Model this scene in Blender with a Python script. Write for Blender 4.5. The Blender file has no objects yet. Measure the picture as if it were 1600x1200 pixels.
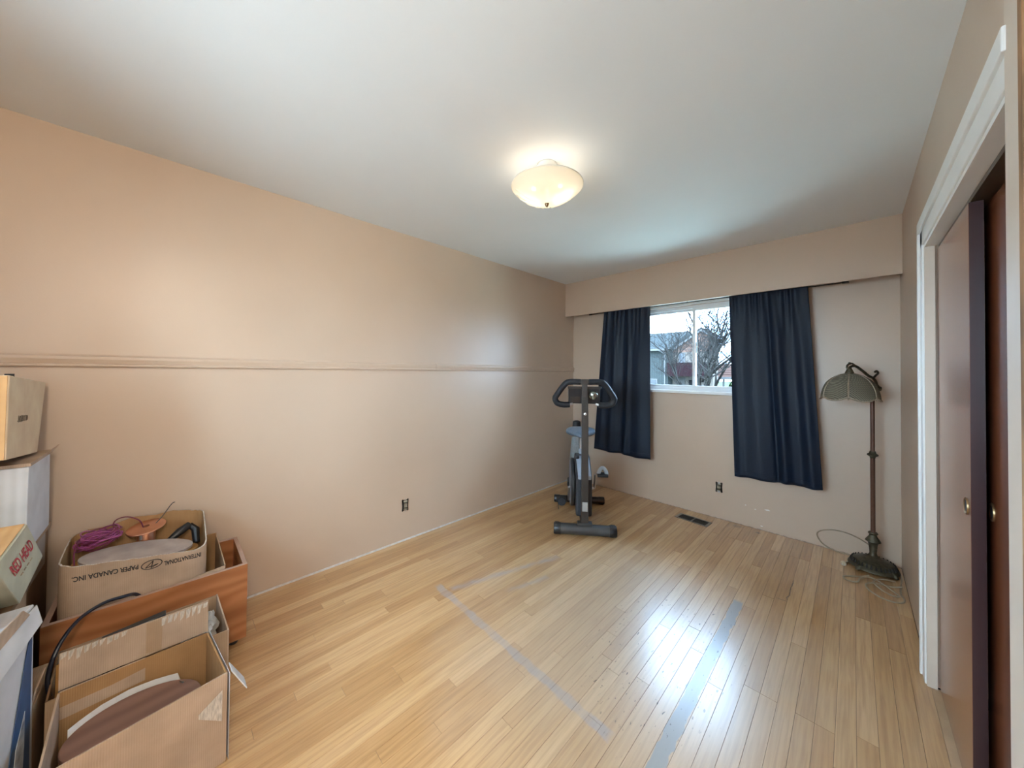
import bpy, bmesh, math, random
from mathutils import Vector, Matrix

# ------------------------------------------------------------------ camera, sky, light, exposure
scene = bpy.context.scene
COL = scene.collection
random.seed(7)

W, H = 2.767, 2.44            # room width, ceiling height
YB, YF = 0.0, -4.45           # inner faces of the back and the front wall

CAM = Vector((2.5311, -3.6469, 1.3528))
yaw, pitch, roll = 0.7844, 0.0134, -0.0097
fw = Vector((-math.sin(yaw) * math.cos(pitch), math.cos(yaw) * math.cos(pitch), math.sin(pitch)))
rt = Vector((math.cos(yaw), math.sin(yaw), 0))
up = rt.cross(fw)
r2 = rt * math.cos(roll) - up * math.sin(roll)
u2 = rt * math.sin(roll) + up * math.cos(roll)
cd = bpy.data.cameras.new('camera')
cd.sensor_width = 36
cd.lens = 534.55 / 1600 * 36
cd.shift_y = -(600 - 573.13) / 1600
cd.clip_start = 0.02
cd.clip_end = 500
cam = bpy.data.objects.new('camera', cd)
cam.matrix_world = Matrix(((r2.x, u2.x, -fw.x, CAM.x), (r2.y, u2.y, -fw.y, CAM.y), (r2.z, u2.z, -fw.z, CAM.z), (0, 0, 0, 1)))
COL.objects.link(cam)
scene.camera = cam

SKY = 36.0
world = bpy.data.worlds.new('sky')
scene.world = world
world.use_nodes = True
wn, wl = world.node_tree.nodes, world.node_tree.links
wn.clear()
w_out = wn.new('ShaderNodeOutputWorld')
w_bg = wn.new('ShaderNodeBackground')
w_bg.inputs['Strength'].default_value = SKY
w_tc = wn.new('ShaderNodeTexCoord')
w_no = wn.new('ShaderNodeTexNoise')
w_no.inputs['Scale'].default_value = 5.0
w_no.inputs['Detail'].default_value = 6
w_rp = wn.new('ShaderNodeValToRGB')
w_rp.color_ramp.elements[0].position = 0.42
w_rp.color_ramp.elements[0].color = (0.265, 0.395, 0.53, 1)
w_rp.color_ramp.elements[1].position = 0.62
w_rp.color_ramp.elements[1].color = (0.43, 0.50, 0.56, 1)
wl.new(w_tc.outputs['Generated'], w_no.inputs['Vector'])
wl.new(w_no.outputs['Fac'], w_rp.inputs['Fac'])
wl.new(w_rp.outputs['Color'], w_bg.inputs['Color'])
wl.new(w_bg.outputs['Background'], w_out.inputs['Surface'])

vs = scene.view_settings
vs.view_transform = 'Standard'
vs.look = 'None'
vs.gamma = 1
vs.use_curve_mapping = False
vs.exposure = 0.55
scene.cycles.max_bounces = 10
scene.cycles.diffuse_bounces = 6
scene.cycles.transparent_max_bounces = 12
scene.cycles.sample_clamp_indirect = 6

# ------------------------------------------------------------------ materials
MATS = {}


def nt(name):
    m = bpy.data.materials.new(name)
    m.use_nodes = True
    n = m.node_tree.nodes
    return m, n, m.node_tree.links, n['Principled BSDF']


def pm(name, col, rough=0.5, var=0.08, scale=14.0, bump=0.0, metal=0.0, spec=0.5, stretch=(1, 1, 1), coat=0.0, transl=0.0, detail=4):
    """plain procedural material: noise-varied colour, optional relief"""
    if name in MATS:
        return MATS[name]
    m, n, l, b = nt(name)
    tc = n.new('ShaderNodeTexCoord')
    mp = n.new('ShaderNodeMapping')
    mp.inputs['Scale'].default_value = stretch
    no = n.new('ShaderNodeTexNoise')
    no.inputs['Scale'].default_value = scale
    no.inputs['Detail'].default_value = detail
    rp = n.new('ShaderNodeValToRGB')
    rp.color_ramp.elements[0].position = 0.3
    rp.color_ramp.elements[1].position = 0.7
    rp.color_ramp.elements[0].color = tuple(c * (1 - var) for c in col) + (1,)
    rp.color_ramp.elements[1].color = tuple(min(1, c * (1 + var)) for c in col) + (1,)
    l.new(tc.outputs['Object'], mp.inputs['Vector'])
    l.new(mp.outputs['Vector'], no.inputs['Vector'])
    l.new(no.outputs['Fac'], rp.inputs['Fac'])
    l.new(rp.outputs['Color'], b.inputs['Base Color'])
    b.inputs['Roughness'].default_value = rough
    b.inputs['Metallic'].default_value = metal
    b.inputs['Specular IOR Level'].default_value = spec
    b.inputs['Coat Weight'].default_value = coat
    if bump:
        bp = n.new('ShaderNodeBump')
        bp.inputs['Strength'].default_value = bump
        bp.inputs['Distance'].default_value = 0.01
        l.new(no.outputs['Fac'], bp.inputs['Height'])
        l.new(bp.outputs['Normal'], b.inputs['Normal'])
    if transl:
        t = n.new('ShaderNodeBsdfTranslucent')
        l.new(rp.outputs['Color'], t.inputs['Color'])
        mx = n.new('ShaderNodeMixShader')
        mx.inputs[0].default_value = transl
        l.new(b.outputs[0], mx.inputs[1])
        l.new(t.outputs[0], mx.inputs[2])
        l.new(mx.outputs[0], n['Material Output'].inputs['Surface'])
    MATS[name] = m
    return m


def wave_mat(name, c1, c2, scale, rough=0.6, direction='X', dist=2.0, bump=0.15, rot=(0, 0, 0), stretch=(1, 1, 1), spec=0.4, coat=0.0, dscale=1.5):
    """grain / corrugation: bands between two colours"""
    if name in MATS:
        return MATS[name]
    m, n, l, b = nt(name)
    tc = n.new('ShaderNodeTexCoord')
    mp = n.new('ShaderNodeMapping')
    mp.inputs['Rotation'].default_value = rot
    mp.inputs['Scale'].default_value = stretch
    wv = n.new('ShaderNodeTexWave')
    wv.bands_direction = direction
    wv.inputs['Scale'].default_value = scale
    wv.inputs['Distortion'].default_value = dist
    wv.inputs['Detail'].default_value = 3
    wv.inputs['Detail Scale'].default_value = dscale
    rp = n.new('ShaderNodeValToRGB')
    rp.color_ramp.elements[0].color = tuple(c1) + (1,)
    rp.color_ramp.elements[1].color = tuple(c2) + (1,)
    no = n.new('ShaderNodeTexNoise')
    no.inputs['Scale'].default_value = 9
    no.inputs['Detail'].default_value = 5
    mx = n.new('ShaderNodeMix')
    mx.data_type = 'RGBA'
    mx.blend_type = 'OVERLAY'
    mx.inputs[0].default_value = 0.35
    l.new(tc.outputs['Object'], mp.inputs['Vector'])
    l.new(mp.outputs['Vector'], wv.inputs['Vector'])
    l.new(mp.outputs['Vector'], no.inputs['Vector'])
    l.new(wv.outputs['Fac'], rp.inputs['Fac'])
    l.new(rp.outputs['Color'], mx.inputs[6])
    l.new(no.outputs['Fac'], mx.inputs[7])
    l.new(mx.outputs[2], b.inputs['Base Color'])
    b.inputs['Roughness'].default_value = rough
    b.inputs['Specular IOR Level'].default_value = spec
    b.inputs['Coat Weight'].default_value = coat
    bp = n.new('ShaderNodeBump')
    bp.inputs['Strength'].default_value = bump
    bp.inputs['Distance'].default_value = 0.004
    l.new(wv.outputs['Fac'], bp.inputs['Height'])
    l.new(bp.outputs['Normal'], b.inputs['Normal'])
    MATS[name] = m
    return m


def glass_mat(name, tint=(1, 1, 1)):
    m, n, l, b = nt(name)
    n.remove(b)
    tr = n.new('ShaderNodeBsdfTransparent')
    tr.inputs['Color'].default_value = tint + (1,)
    gl = n.new('ShaderNodeBsdfGlossy')
    gl.inputs['Roughness'].default_value = 0.02
    fr = n.new('ShaderNodeFresnel')
    fr.inputs['IOR'].default_value = 1.22
    mx = n.new('ShaderNodeMixShader')
    l.new(fr.outputs[0], mx.inputs[0])
    l.new(tr.outputs[0], mx.inputs[1])
    l.new(gl.outputs[0], mx.inputs[2])
    l.new(mx.outputs[0], n['Material Output'].inputs['Surface'])
    return m


PAINT = (0.545, 0.415, 0.310)


def wall_paint():
    m, n, l, b = nt('beige satin wall paint')
    tc = n.new('ShaderNodeTexCoord')
    no = n.new('ShaderNodeTexNoise')
    no.inputs['Scale'].default_value = 2.2
    no.inputs['Detail'].default_value = 6
    rp = n.new('ShaderNodeValToRGB')
    rp.color_ramp.elements[0].position = 0.25
    rp.color_ramp.elements[1].position = 0.75
    rp.color_ramp.elements[0].color = tuple(c * 0.965 for c in PAINT) + (1,)
    rp.color_ramp.elements[1].color = tuple(c * 1.03 for c in PAINT) + (1,)
    n2 = n.new('ShaderNodeTexNoise')
    n2.inputs['Scale'].default_value = 130
    n2.inputs['Detail'].default_value = 3
    bp = n.new('ShaderNodeBump')
    bp.inputs['Strength'].default_value = 0.06
    bp.inputs['Distance'].default_value = 0.003
    l.new(tc.outputs['Object'], no.inputs['Vector'])
    l.new(tc.outputs['Object'], n2.inputs['Vector'])
    l.new(no.outputs['Fac'], rp.inputs['Fac'])
    l.new(rp.outputs['Color'], b.inputs['Base Color'])
    l.new(n2.outputs['Fac'], bp.inputs['Height'])
    l.new(bp.outputs['Normal'], b.inputs['Normal'])
    b.inputs['Roughness'].default_value = 0.38
    b.inputs['Specular IOR Level'].default_value = 0.6
    return m


M_WALL = wall_paint()
M_CEIL = pm('matt white ceiling paint', (0.77, 0.785, 0.79), rough=0.75, var=0.02, scale=1.5, spec=0.2)
M_WHITE = pm('white gloss trim paint', (0.78, 0.78, 0.76), rough=0.35, var=0.03, scale=6)
M_JAMB = pm('cream shaded jamb paint', (0.62, 0.53, 0.44), rough=0.45, var=0.05, scale=5)  # cream tone carries the unlit jamb's shade in its colour
M_VINYL = pm('white vinyl', (0.80, 0.82, 0.83), rough=0.3, var=0.02)
M_DARK = pm('dark gap', (0.02, 0.018, 0.016), rough=0.9)
M_BLACK = pm('black plastic', (0.018, 0.019, 0.022), rough=0.38, var=0.2)
M_RUBBER = pm('black foam grip', (0.012, 0.014, 0.019), rough=0.6, var=0.25, scale=60, bump=0.2)
M_STEEL = pm('bare steel', (0.55, 0.55, 0.56), rough=0.3, metal=1.0)
M_GLASS = glass_mat('window glass', (0.97, 0.99, 0.985))
M_TINT = glass_mat('daylight tint window glass', (0.86, 0.92, 0.98))  # tint added to cool and dim the daylight coming in


def floor_mat():
    """oak strip: tone per board, grain along the board, painted window sheen, worn and taped marks at fixed places in the room"""
    m, n, l, b = nt('oak strip floor')
    geo = n.new('ShaderNodeNewGeometry')
    info = n.new('ShaderNodeObjectInfo')
    # per-board offset so the grain differs
    addv = n.new('ShaderNodeVectorMath')
    addv.operation = 'MULTIPLY_ADD'
    addv.inputs[1].default_value = (1, 1, 1)
    comb = n.new('ShaderNodeCombineXYZ')
    mul = n.new('ShaderNodeMath')
    mul.operation = 'MULTIPLY'
    mul.inputs[1].default_value = 37.0
    l.new(info.outputs['Random'], mul.inputs[0])
    for i in range(3):
        l.new(mul.outputs[0], comb.inputs[i])
    l.new(geo.outputs['Position'], addv.inputs[0])
    l.new(comb.outputs[0], addv.inputs[2])
    mp = n.new('ShaderNodeMapping')
    mp.inputs['Scale'].default_value = (1.0, 0.045, 1.0)
    l.new(addv.outputs[0], mp.inputs['Vector'])
    gr = n.new('ShaderNodeTexNoise')
    gr.inputs['Scale'].default_value = 95
    gr.inputs['Detail'].default_value = 5
    gr.inputs['Distortion'].default_value = 0.4
    l.new(mp.outputs[0], gr.inputs['Vector'])
    tone = n.new('ShaderNodeValToRGB')
    e = tone.color_ramp.elements
    e[0].position = 0.0
    e[0].color = (0.48, 0.265, 0.108, 1)
    e[1].position = 1.0
    e[1].color = (0.66, 0.42, 0.215, 1)
    k = tone.color_ramp.elements.new(0.55)
    k.color = (0.58, 0.352, 0.160, 1)
    l.new(info.outputs['Random'], tone.inputs['Fac'])
    grr = n.new('ShaderNodeValToRGB')
    grr.color_ramp.elements[0].position = 0.30
    grr.color_ramp.elements[0].color = (0.76, 0.71, 0.66, 1)
    grr.color_ramp.elements[1].position = 0.60
    grr.color_ramp.elements[1].color = (1, 1, 1, 1)
    l.new(gr.outputs['Fac'], grr.inputs['Fac'])
    mg = n.new('ShaderNodeMix')
    mg.data_type = 'RGBA'
    mg.blend_type = 'MULTIPLY'
    mg.inputs[0].default_value = 1.0
    l.new(tone.outputs['Color'], mg.inputs[6])
    l.new(grr.outputs['Color'], mg.inputs[7])
    sep = n.new('ShaderNodeSeparateXYZ')
    l.new(geo.outputs['Position'], sep.inputs[0])

    def M(op, a, b_=None, c=None):
        q = n.new('ShaderNodeMath')
        q.operation = op
        for i, v in enumerate((a, b_, c)):
            if v is None:
                continue
            if isinstance(v, (int, float)):
                q.inputs[i].default_value = v
            else:
                l.new(v, q.inputs[i])
        return q.outputs[0]

    wob = n.new('ShaderNodeTexNoise')
    wob.inputs['Scale'].default_value = 14
    l.new(geo.outputs['Position'], wob.inputs['Vector'])
    wv = M('MULTIPLY', M('SUBTRACT', wob.outputs['Fac'], 0.5), 0.035)

    def strip(ax0, ay0, ax1, ay1, width, soft=0.012):
        """distance mask of a straight mark from (ax0,ay0) to (ax1,ay1)"""
        L = math.hypot(ax1 - ax0, ay1 - ay0)
        dx, dy = (ax1 - ax0) / L, (ay1 - ay0) / L
        px = M('SUBTRACT', sep.outputs[0], ax0)
        py = M('SUBTRACT', sep.outputs[1], ay0)
        along = M('ADD', M('MULTIPLY', px, dx), M('MULTIPLY', py, dy))
        across = M('ABSOLUTE', M('ADD', M('ADD', M('MULTIPLY', px, -dy), M('MULTIPLY', py, dx)), wv))
        a = M('SMOOTH_MIN', M('DIVIDE', M('SUBTRACT', width / 2, across), soft), 1.0, 0.1)
        s0 = M('MINIMUM', M('DIVIDE', along, 0.03), M('DIVIDE', M('SUBTRACT', L, along), 0.03))
        r = M('MINIMUM', a, s0)
        return M('MAXIMUM', M('MINIMUM', r, 1.0), 0.0)

    tape = M('MAXIMUM', strip(0.66, -2.43, 1.90, -2.47, 0.055), strip(0.76, -2.40, 1.00, -1.60, 0.07, 0.03))
    tape = M('MAXIMUM', tape, M('MULTIPLY', strip(1.02, -2.17, 1.10, -1.85, 0.06, 0.03), 0.7))
    patchy = n.new('ShaderNodeTexNoise')
    patchy.inputs['Scale'].default_value = 9
    patchy.inputs['Detail'].default_value = 4
    l.new(geo.outputs['Position'], patchy.inputs['Vector'])
    pr = n.new('ShaderNodeMapRange')
    pr.inputs['From Min'].default_value = 0.32
    pr.inputs['From Max'].default_value = 0.6
    l.new(patchy.outputs['Fac'], pr.inputs['Value'])
    tape = M('MULTIPLY', tape, M('MULTIPLY_ADD', pr.outputs[0], 0.5, 0.25))
    greyboard = strip(2.045, -2.60, 2.045, -1.22, 0.055, 0.004)
    # pale window sheen painted into the boards in the middle of the room
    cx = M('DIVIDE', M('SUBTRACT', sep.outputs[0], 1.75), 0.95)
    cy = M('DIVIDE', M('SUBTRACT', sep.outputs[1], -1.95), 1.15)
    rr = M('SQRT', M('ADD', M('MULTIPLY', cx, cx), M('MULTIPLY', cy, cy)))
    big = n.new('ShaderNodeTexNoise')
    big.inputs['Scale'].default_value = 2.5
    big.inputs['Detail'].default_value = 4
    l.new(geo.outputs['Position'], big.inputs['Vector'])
    window_sheen = M('MAXIMUM', M('MINIMUM', M('MULTIPLY', M('SUBTRACT', M('ADD', 1.05, M('MULTIPLY', M('SUBTRACT', big.outputs['Fac'], 0.5), 0.8)), rr), 1.6), 1.0), 0.0)
    # dark scratches and specks in the patch
    mps = n.new('ShaderNodeMapping')
    mps.inputs['Scale'].default_value = (1.0, 0.33, 1.0)
    l.new(geo.outputs['Position'], mps.inputs['Vector'])
    sc = n.new('ShaderNodeTexNoise')
    sc.inputs['Scale'].default_value = 90
    sc.inputs['Detail'].default_value = 4
    l.new(mps.outputs[0], sc.inputs['Vector'])
    sr = n.new('ShaderNodeMapRange')
    sr.inputs['From Min'].default_value = 0.645
    sr.inputs['From Max'].default_value = 0.70
    l.new(sc.outputs['Fac'], sr.inputs['Value'])
    cx2 = M('DIVIDE', M('SUBTRACT', sep.outputs[0], 1.86), 0.32)
    cy2 = M('DIVIDE', M('SUBTRACT', sep.outputs[1], -1.88), 0.62)
    core = M('MAXIMUM', M('MINIMUM', M('MULTIPLY', M('SUBTRACT', 1.1, M('SQRT', M('ADD', M('MULTIPLY', cx2, cx2), M('MULTIPLY', cy2, cy2)))), 3.0), 1.0), 0.0)
    scr = M('MULTIPLY', sr.outputs[0], core)

    def mixc(fac, a, col, mode='MIX'):
        q = n.new('ShaderNodeMix')
        q.data_type = 'RGBA'
        q.blend_type = mode
        l.new(fac, q.inputs[0])
        l.new(a, q.inputs[6])
        q.inputs[7].default_value = col + (1,)
        return q.outputs[2]

    def spot(x, y, r):
        ax, ay = M('SUBTRACT', sep.outputs[0], x), M('SUBTRACT', sep.outputs[1], y)
        dd = M('ADD', M('SQRT', M('ADD', M('MULTIPLY', ax, ax), M('MULTIPLY', ay, ay))), M('MULTIPLY', M('SUBTRACT', patchy.outputs['Fac'], 0.5), r * 2.2))
        return M('MAXIMUM', M('MINIMUM', M('MULTIPLY', M('SUBTRACT', r, dd), 40.0), 1.0), 0.0)

    stains = M('MAXIMUM', M('MULTIPLY', spot(1.954, -0.085, 0.022), 0.9), M('MULTIPLY', spot(1.80, -0.07, 0.045), 0.4))
    stains = M('MAXIMUM', stains, M('MAXIMUM', strip(2.248, -1.02, 2.248, -0.72, 0.006, 0.002), strip(2.19, -1.03, 2.25, -1.03, 0.010, 0.004)))
    c = mg.outputs[2]
    c = mixc(stains, c, (0.08, 0.06, 0.05))
    c = mixc(M('MULTIPLY', window_sheen, 0.42), c, (0.60, 0.50, 0.40))
    c = mixc(M('MULTIPLY', tape, 0.75), c, (0.36, 0.36, 0.40))
    c = mixc(M('MULTIPLY', greyboard, 0.85), c, (0.33, 0.35, 0.36))
    c = mixc(M('MULTIPLY', scr, 0.7), c, (0.10, 0.09, 0.09))
    l.new(c, b.inputs['Base Color'])
    ro = M('ADD', 0.30, M('MULTIPLY', gr.outputs['Fac'], 0.10))
    ro = M('ADD', ro, M('MULTIPLY', M('MAXIMUM', greyboard, scr), 0.35))
    l.new(ro, b.inputs['Roughness'])
    b.inputs['Specular IOR Level'].default_value = 0.55
    b.inputs['Coat Weight'].default_value = 1.0
    b.inputs['Coat Roughness'].default_value = 0.22
    bp = n.new('ShaderNodeBump')
    bp.inputs['Strength'].default_value = 0.08
    bp.inputs['Distance'].default_value = 0.002
    l.new(gr.outputs['Fac'], bp.inputs['Height'])
    l.new(bp.outputs['Normal'], b.inputs['Normal'])
    return m


# ------------------------------------------------------------------ mesh helpers
class MB:
    def __init__(self):
        self.v, self.f = [], []

    def quadbox(self, p):
        """8 points: 4 bottom (ccw) then 4 top"""
        o = len(self.v)
        self.v += [tuple(q) for q in p]
        for f in ((3, 2, 1, 0), (4, 5, 6, 7), (0, 1, 5, 4), (1, 2, 6, 5), (2, 3, 7, 6), (3, 0, 4, 7)):
            self.f.append(tuple(o + i for i in f))
        return self

    def box(self, x0, x1, y0, y1, z0, z1):
        return self.quadbox([(x0, y0, z0), (x1, y0, z0), (x1, y1, z0), (x0, y1, z0),
                             (x0, y0, z1), (x1, y0, z1), (x1, y1, z1), (x0, y1, z1)])

    def prism(self, pts, off):
        """polygon (3-D points) swept by a vector"""
        o, n = len(self.v), len(pts)
        off = Vector(off)
        self.v += [tuple(p) for p in pts] + [tuple(Vector(p) + off) for p in pts]
        self.f.append(tuple(o + i for i in reversed(range(n))))
        self.f.append(tuple(o + n + i for i in range(n)))
        for i in range(n):
            j = (i + 1) % n
            self.f.append((o + i, o + j, o + n + j, o + n + i))
        return self

    def tube(self, path, r, n=8, cap=True, closed=False, flat=1.0):
        path = [Vector(p) for p in path]
        rs = r if isinstance(r, (list, tuple)) else [r] * len(path)
        o = len(self.v)
        t0 = (path[1] - path[0]).normalized()
        ref = Vector((0, 0, 1)) if abs(t0.z) < 0.9 else Vector((1, 0, 0))
        u = t0.cross(ref).normalized()
        m = len(path)
        for i, p in enumerate(path):
            if closed:
                t = (path[(i + 1) % m] - path[i - 1]).normalized()
            else:
                t = (path[min(i + 1, m - 1)] - path[max(i - 1, 0)]).normalized()
            u = (u - t * u.dot(t)).normalized()
            w = t.cross(u)
            for k in range(n):
                a = 2 * math.pi * k / n
                self.v.append(tuple(p + (u * math.cos(a) + w * math.sin(a) * flat) * rs[i]))
        for i in range(m if closed else m - 1):
            j = (i + 1) % m
            for k in range(n):
                k2 = (k + 1) % n
                self.f.append((o + i * n + k, o + i * n + k2, o + j * n + k2, o + j * n + k))
        if cap and not closed:
            self.f.append(tuple(o + k for k in reversed(range(n))))
            self.f.append(tuple(o + (m - 1) * n + k for k in range(n)))
        return self

    def lathe(self, prof, c=(0, 0, 0), n=24, axis='z', sx=1.0, sy=1.0, cap=True):
        o, m = len(self.v), len(prof)
        for r, h in prof:
            for k in range(n):
                a = 2 * math.pi * k / n
                x, y = r * math.cos(a) * sx, r * math.sin(a) * sy
                q = {'z': (x, y, h), 'x': (h, x, y), 'y': (y, h, x)}[axis]
                self.v.append((c[0] + q[0], c[1] + q[1], c[2] + q[2]))
        for i in range(m - 1):
            for k in range(n):
                k2 = (k + 1) % n
                self.f.append((o + i * n + k, o + i * n + k2, o + (i + 1) * n + k2, o + (i + 1) * n + k))
        if cap:
            self.f.append(tuple(o + k for k in reversed(range(n))))
            self.f.append(tuple(o + (m - 1) * n + k for k in range(n)))
        return self

    def panel(self, a, b, c, d, t):
        """quad a,b,c,d made into a board of thickness t, away from its normal"""
        a, b, c, d = map(Vector, (a, b, c, d))
        nrm = (b - a).cross(d - a).normalized() * -t
        return self.prism([a, b, c, d], nrm)

    def build(self, name, mat, parent=None, smooth=False, bevel=0.0, seg=2, world=True):
        me = bpy.data.meshes.new(name)
        me.from_pydata(self.v, [], self.f)
        bm = bmesh.new()
        bm.from_mesh(me)
        bmesh.ops.recalc_face_normals(bm, faces=bm.faces[:])
        bm.to_mesh(me)
        bm.free()
        me.materials.append(mat)
        for p in me.polygons:
            p.use_smooth = smooth
        ob = bpy.data.objects.new(name, me)
        COL.objects.link(ob)
        if bevel:
            md = ob.modifiers.new('bevel', 'BEVEL')
            md.width = bevel
            md.segments = seg
            md.limit_method = 'ANGLE'
            md.angle_limit = math.radians(40)
        if smooth:
            try:
                md = ob.modifiers.new('edges', 'EDGE_SPLIT')
                md.split_angle = math.radians(45)
            except Exception:
                pass
        if parent is not None:
            ob.parent = parent
            if world:
                ob.matrix_parent_inverse = parent.matrix_basis.inverted()
        return ob


def smooth_path(pts, sub=8, closed=False):
    pts = [Vector(p) for p in pts]
    out, m = [], len(pts)
    rng = range(m if closed else m - 1)
    for i in rng:
        p0 = pts[i - 1] if (i > 0 or closed) else pts[i]
        p1, p2 = pts[i], pts[(i + 1) % m]
        p3 = pts[(i + 2) % m] if (closed or i + 2 < m) else p2
        for k in range(sub):
            t = k / sub
            out.append(0.5 * ((2 * p1) + (p2 - p0) * t + (2 * p0 - 5 * p1 + 4 * p2 - p3) * t * t + (3 * p1 - p0 - 3 * p2 + p3) * t ** 3))
    if not closed:
        out.append(pts[-1])
    return out


def tag(o, label=None, cat=None, group=None, kind=None):
    if label:
        o['label'] = label
    if cat:
        o['category'] = cat
    if group:
        o['group'] = group
    if kind:
        o['kind'] = kind
    return o


def thing(name, label, cat, loc=(0, 0, 0), rz=0.0, group=None):
    o = bpy.data.objects.new(name, None)
    o.empty_display_size = 0.1
    o.location = loc
    o.rotation_euler = (0, 0, rz)
    COL.objects.link(o)
    return tag(o, label, cat, group)


def struct(name, label=None, cat=None):
    o = bpy.data.objects.new(name, None)
    COL.objects.link(o)
    return tag(o, label, cat, kind='structure')


def S(ob, label=None, cat=None):
    return tag(ob, label, cat, kind='structure')


def lettering(name, body, origin, right, upv, width, height, mat, parent, bold=0.0):
    """flat lettering as mesh: origin = lower left corner of the text in reading direction"""
    cu = bpy.data.curves.new(name, 'FONT')
    cu.body = body
    cu.size = 1.0
    cu.offset = bold
    tmp = bpy.data.objects.new(name, cu)
    COL.objects.link(tmp)
    dg = bpy.context.evaluated_depsgraph_get()
    me = bpy.data.meshes.new_from_object(tmp.evaluated_get(dg))
    bpy.data.objects.remove(tmp)
    xs = [v.co.x for v in me.vertices]
    ys = [v.co.y for v in me.vertices]
    x0, x1, y0, y1 = min(xs), max(xs), min(ys), max(ys)
    right, upv, origin = Vector(right).normalized(), Vector(upv).normalized(), Vector(origin)
    for v in me.vertices:
        v.co = origin + right * ((v.co.x - x0) / (x1 - x0) * width) + upv * ((v.co.y - y0) / (y1 - y0) * height)
    me.materials.clear()
    me.materials.append(mat)
    ob = bpy.data.objects.new(name, me)
    COL.objects.link(ob)
    ob.parent = parent
    ob.matrix_parent_inverse = parent.matrix_basis.inverted()
    return ob

# ------------------------------------------------------------------ the room
# floor: subfloor slab with one object for each strip of oak
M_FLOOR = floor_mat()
floor = S(MB().box(-0.1, W + 0.75, YF - 0.15, 0.12, -0.12, -0.012).build('floor', M_DARK),
          'pale oak strip floor, worn and marked, with window sheen painted into the middle', 'floor')
PW = W / 48.0
plank_meshes = {}


def plank_mesh(L):
    key = round(L, 3)
    if key not in plank_meshes:
        w, t, c = PW - 0.0007, 0.012, 0.0005
        b = MB()
        b.v = [(0, 0, -t), (w, 0, -t), (w, key, -t), (0, key, -t),
               (0, 0, -c), (w, 0, -c), (w, key, -c), (0, key, -c),
               (c, c, 0), (w - c, c, 0), (w - c, key - c, 0), (c, key - c, 0)]
        b.f = [(3, 2, 1, 0)]
        for o in (0, 4):
            for i in range(4):
                j = (i + 1) % 4
                b.f.append((o + i, o + j, o + 4 + j, o + 4 + i))
        b.f.append((8, 9, 10, 11))
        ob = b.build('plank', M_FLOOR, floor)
        plank_meshes[key] = ob.data
        return ob
    ob = bpy.data.objects.new('plank', plank_meshes[key])
    COL.objects.link(ob)
    ob.parent = floor
    return ob


rng = random.Random(3)
LENS = [0.7, 0.9, 1.1, 1.3, 1.5, 1.8]
YEND = YF
for i in range(48):
    y = -0.006 - 0.0
    first = True
    while y > YEND + 0.01:
        L = rng.choice(LENS)
        if first:
            L = rng.choice([0.35, 0.5, 0.7, 0.9, 1.1, 1.4])
            first = False
        if y - L < YEND + 0.25:
            L = round(y - YEND, 3)
        ob = plank_mesh(round(L - 0.0008, 3))
        ob.location = (i * PW, y - L, rng.uniform(-0.0003, 0.0003))
        y -= L
# strips in the closet's threshold
closet_floor = S(MB().box(W, W + 0.62, -2.42, -1.28, -0.012, -0.001).build('floor_closet', pm('closet floorboard', (0.50, 0.33, 0.19), rough=0.5)),
                 'bare floor inside the closet', 'floor')

S(MB().box(-0.1, W + 0.75, YF - 0.15, 0.12, H, H + 0.1).build('ceiling', M_CEIL), 'plain off-white ceiling', 'ceiling')
S(MB().box(-0.1, 0, YF - 0.12, 0.12, 0, H).build('wall_left', M_WALL), 'long beige wall with the chair rail', 'wall')

# back wall with the window opening
WX0, WX1, WZ0, WZ1 = 0.84, 2.02, 1.175, 2.03
bw = MB()
bw.box(0, WX0, 0, 0.12, 0, H).box(WX1, W + 0.1, 0, 0.12, 0, H).box(WX0, WX1, 0, 0.12, 0, WZ0).box(WX0, WX1, 0, 0.12, WZ1, H)
S(bw.build('wall_back', M_WALL), 'beige end wall with the window', 'wall')
chips = bpy.data.objects['wall_back']
for x, z, w_, h_ in ((2.005, 0.183, 0.022, 0.006), (1.919, 0.166, 0.008, 0.004), (1.848, 0.183, 0.006, 0.004), (1.965, 0.034, 0.010, 0.004)):
    MB().prism([(x - w_, -0.0008, z), (x - w_ * 0.3, -0.0008, z - h_), (x + w_, -0.0008, z - h_ * 0.4), (x + w_ * 0.4, -0.0008, z + h_)], (0, -0.0008, 0)).build('paint_chip', M_WHITE, chips)
# right wall with closet opening
CY0, CY1, CZ = -2.465, -1.28, 1.935
rw = MB()
DY0, DY1, DZ = -4.30, -3.40, 2.38   # doorway added to let the hall's fill light in, beside the camera
rw.box(W, W + 0.1, CY1, 0, 0.006, H).box(W, W + 0.1, DY1, CY0, 0, H).box(W, W + 0.1, YF - 0.12, DY0, 0, H).box(W, W + 0.1, DY0, DY1, DZ, H).box(W, W + 0.1, CY0, CY1, CZ, H)
S(rw.build('wall_right', M_WALL), 'beige wall with the sliding closet doors', 'wall')
S(MB().box(W + 0.004, W + 0.09, CY1 + 0.08, -0.002, -0.011, 0.0058).build('gap_shade_right', M_DARK), 'dark strip for the shaded gap under the right wall', 'gap')  # dark strip paints the shade inside the gap, there is no baseboard
S(MB().box(0, 0.006, YF, 0, 0, 0.011).build('baseboard_left', pm('pale caulk', (0.60, 0.57, 0.54), rough=0.6, var=0.15, scale=40)),
  'thin pale caulk line along the foot of the left wall', 'trim')
S(MB().box(0.01, W - 0.01, -0.005, 0, 0, 0.006).build('baseboard_back', pm('old plaster edge', (0.46, 0.36, 0.28), rough=0.8, var=0.35, scale=30)),
  'rough plaster edge along the foot of the window wall', 'trim')
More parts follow.
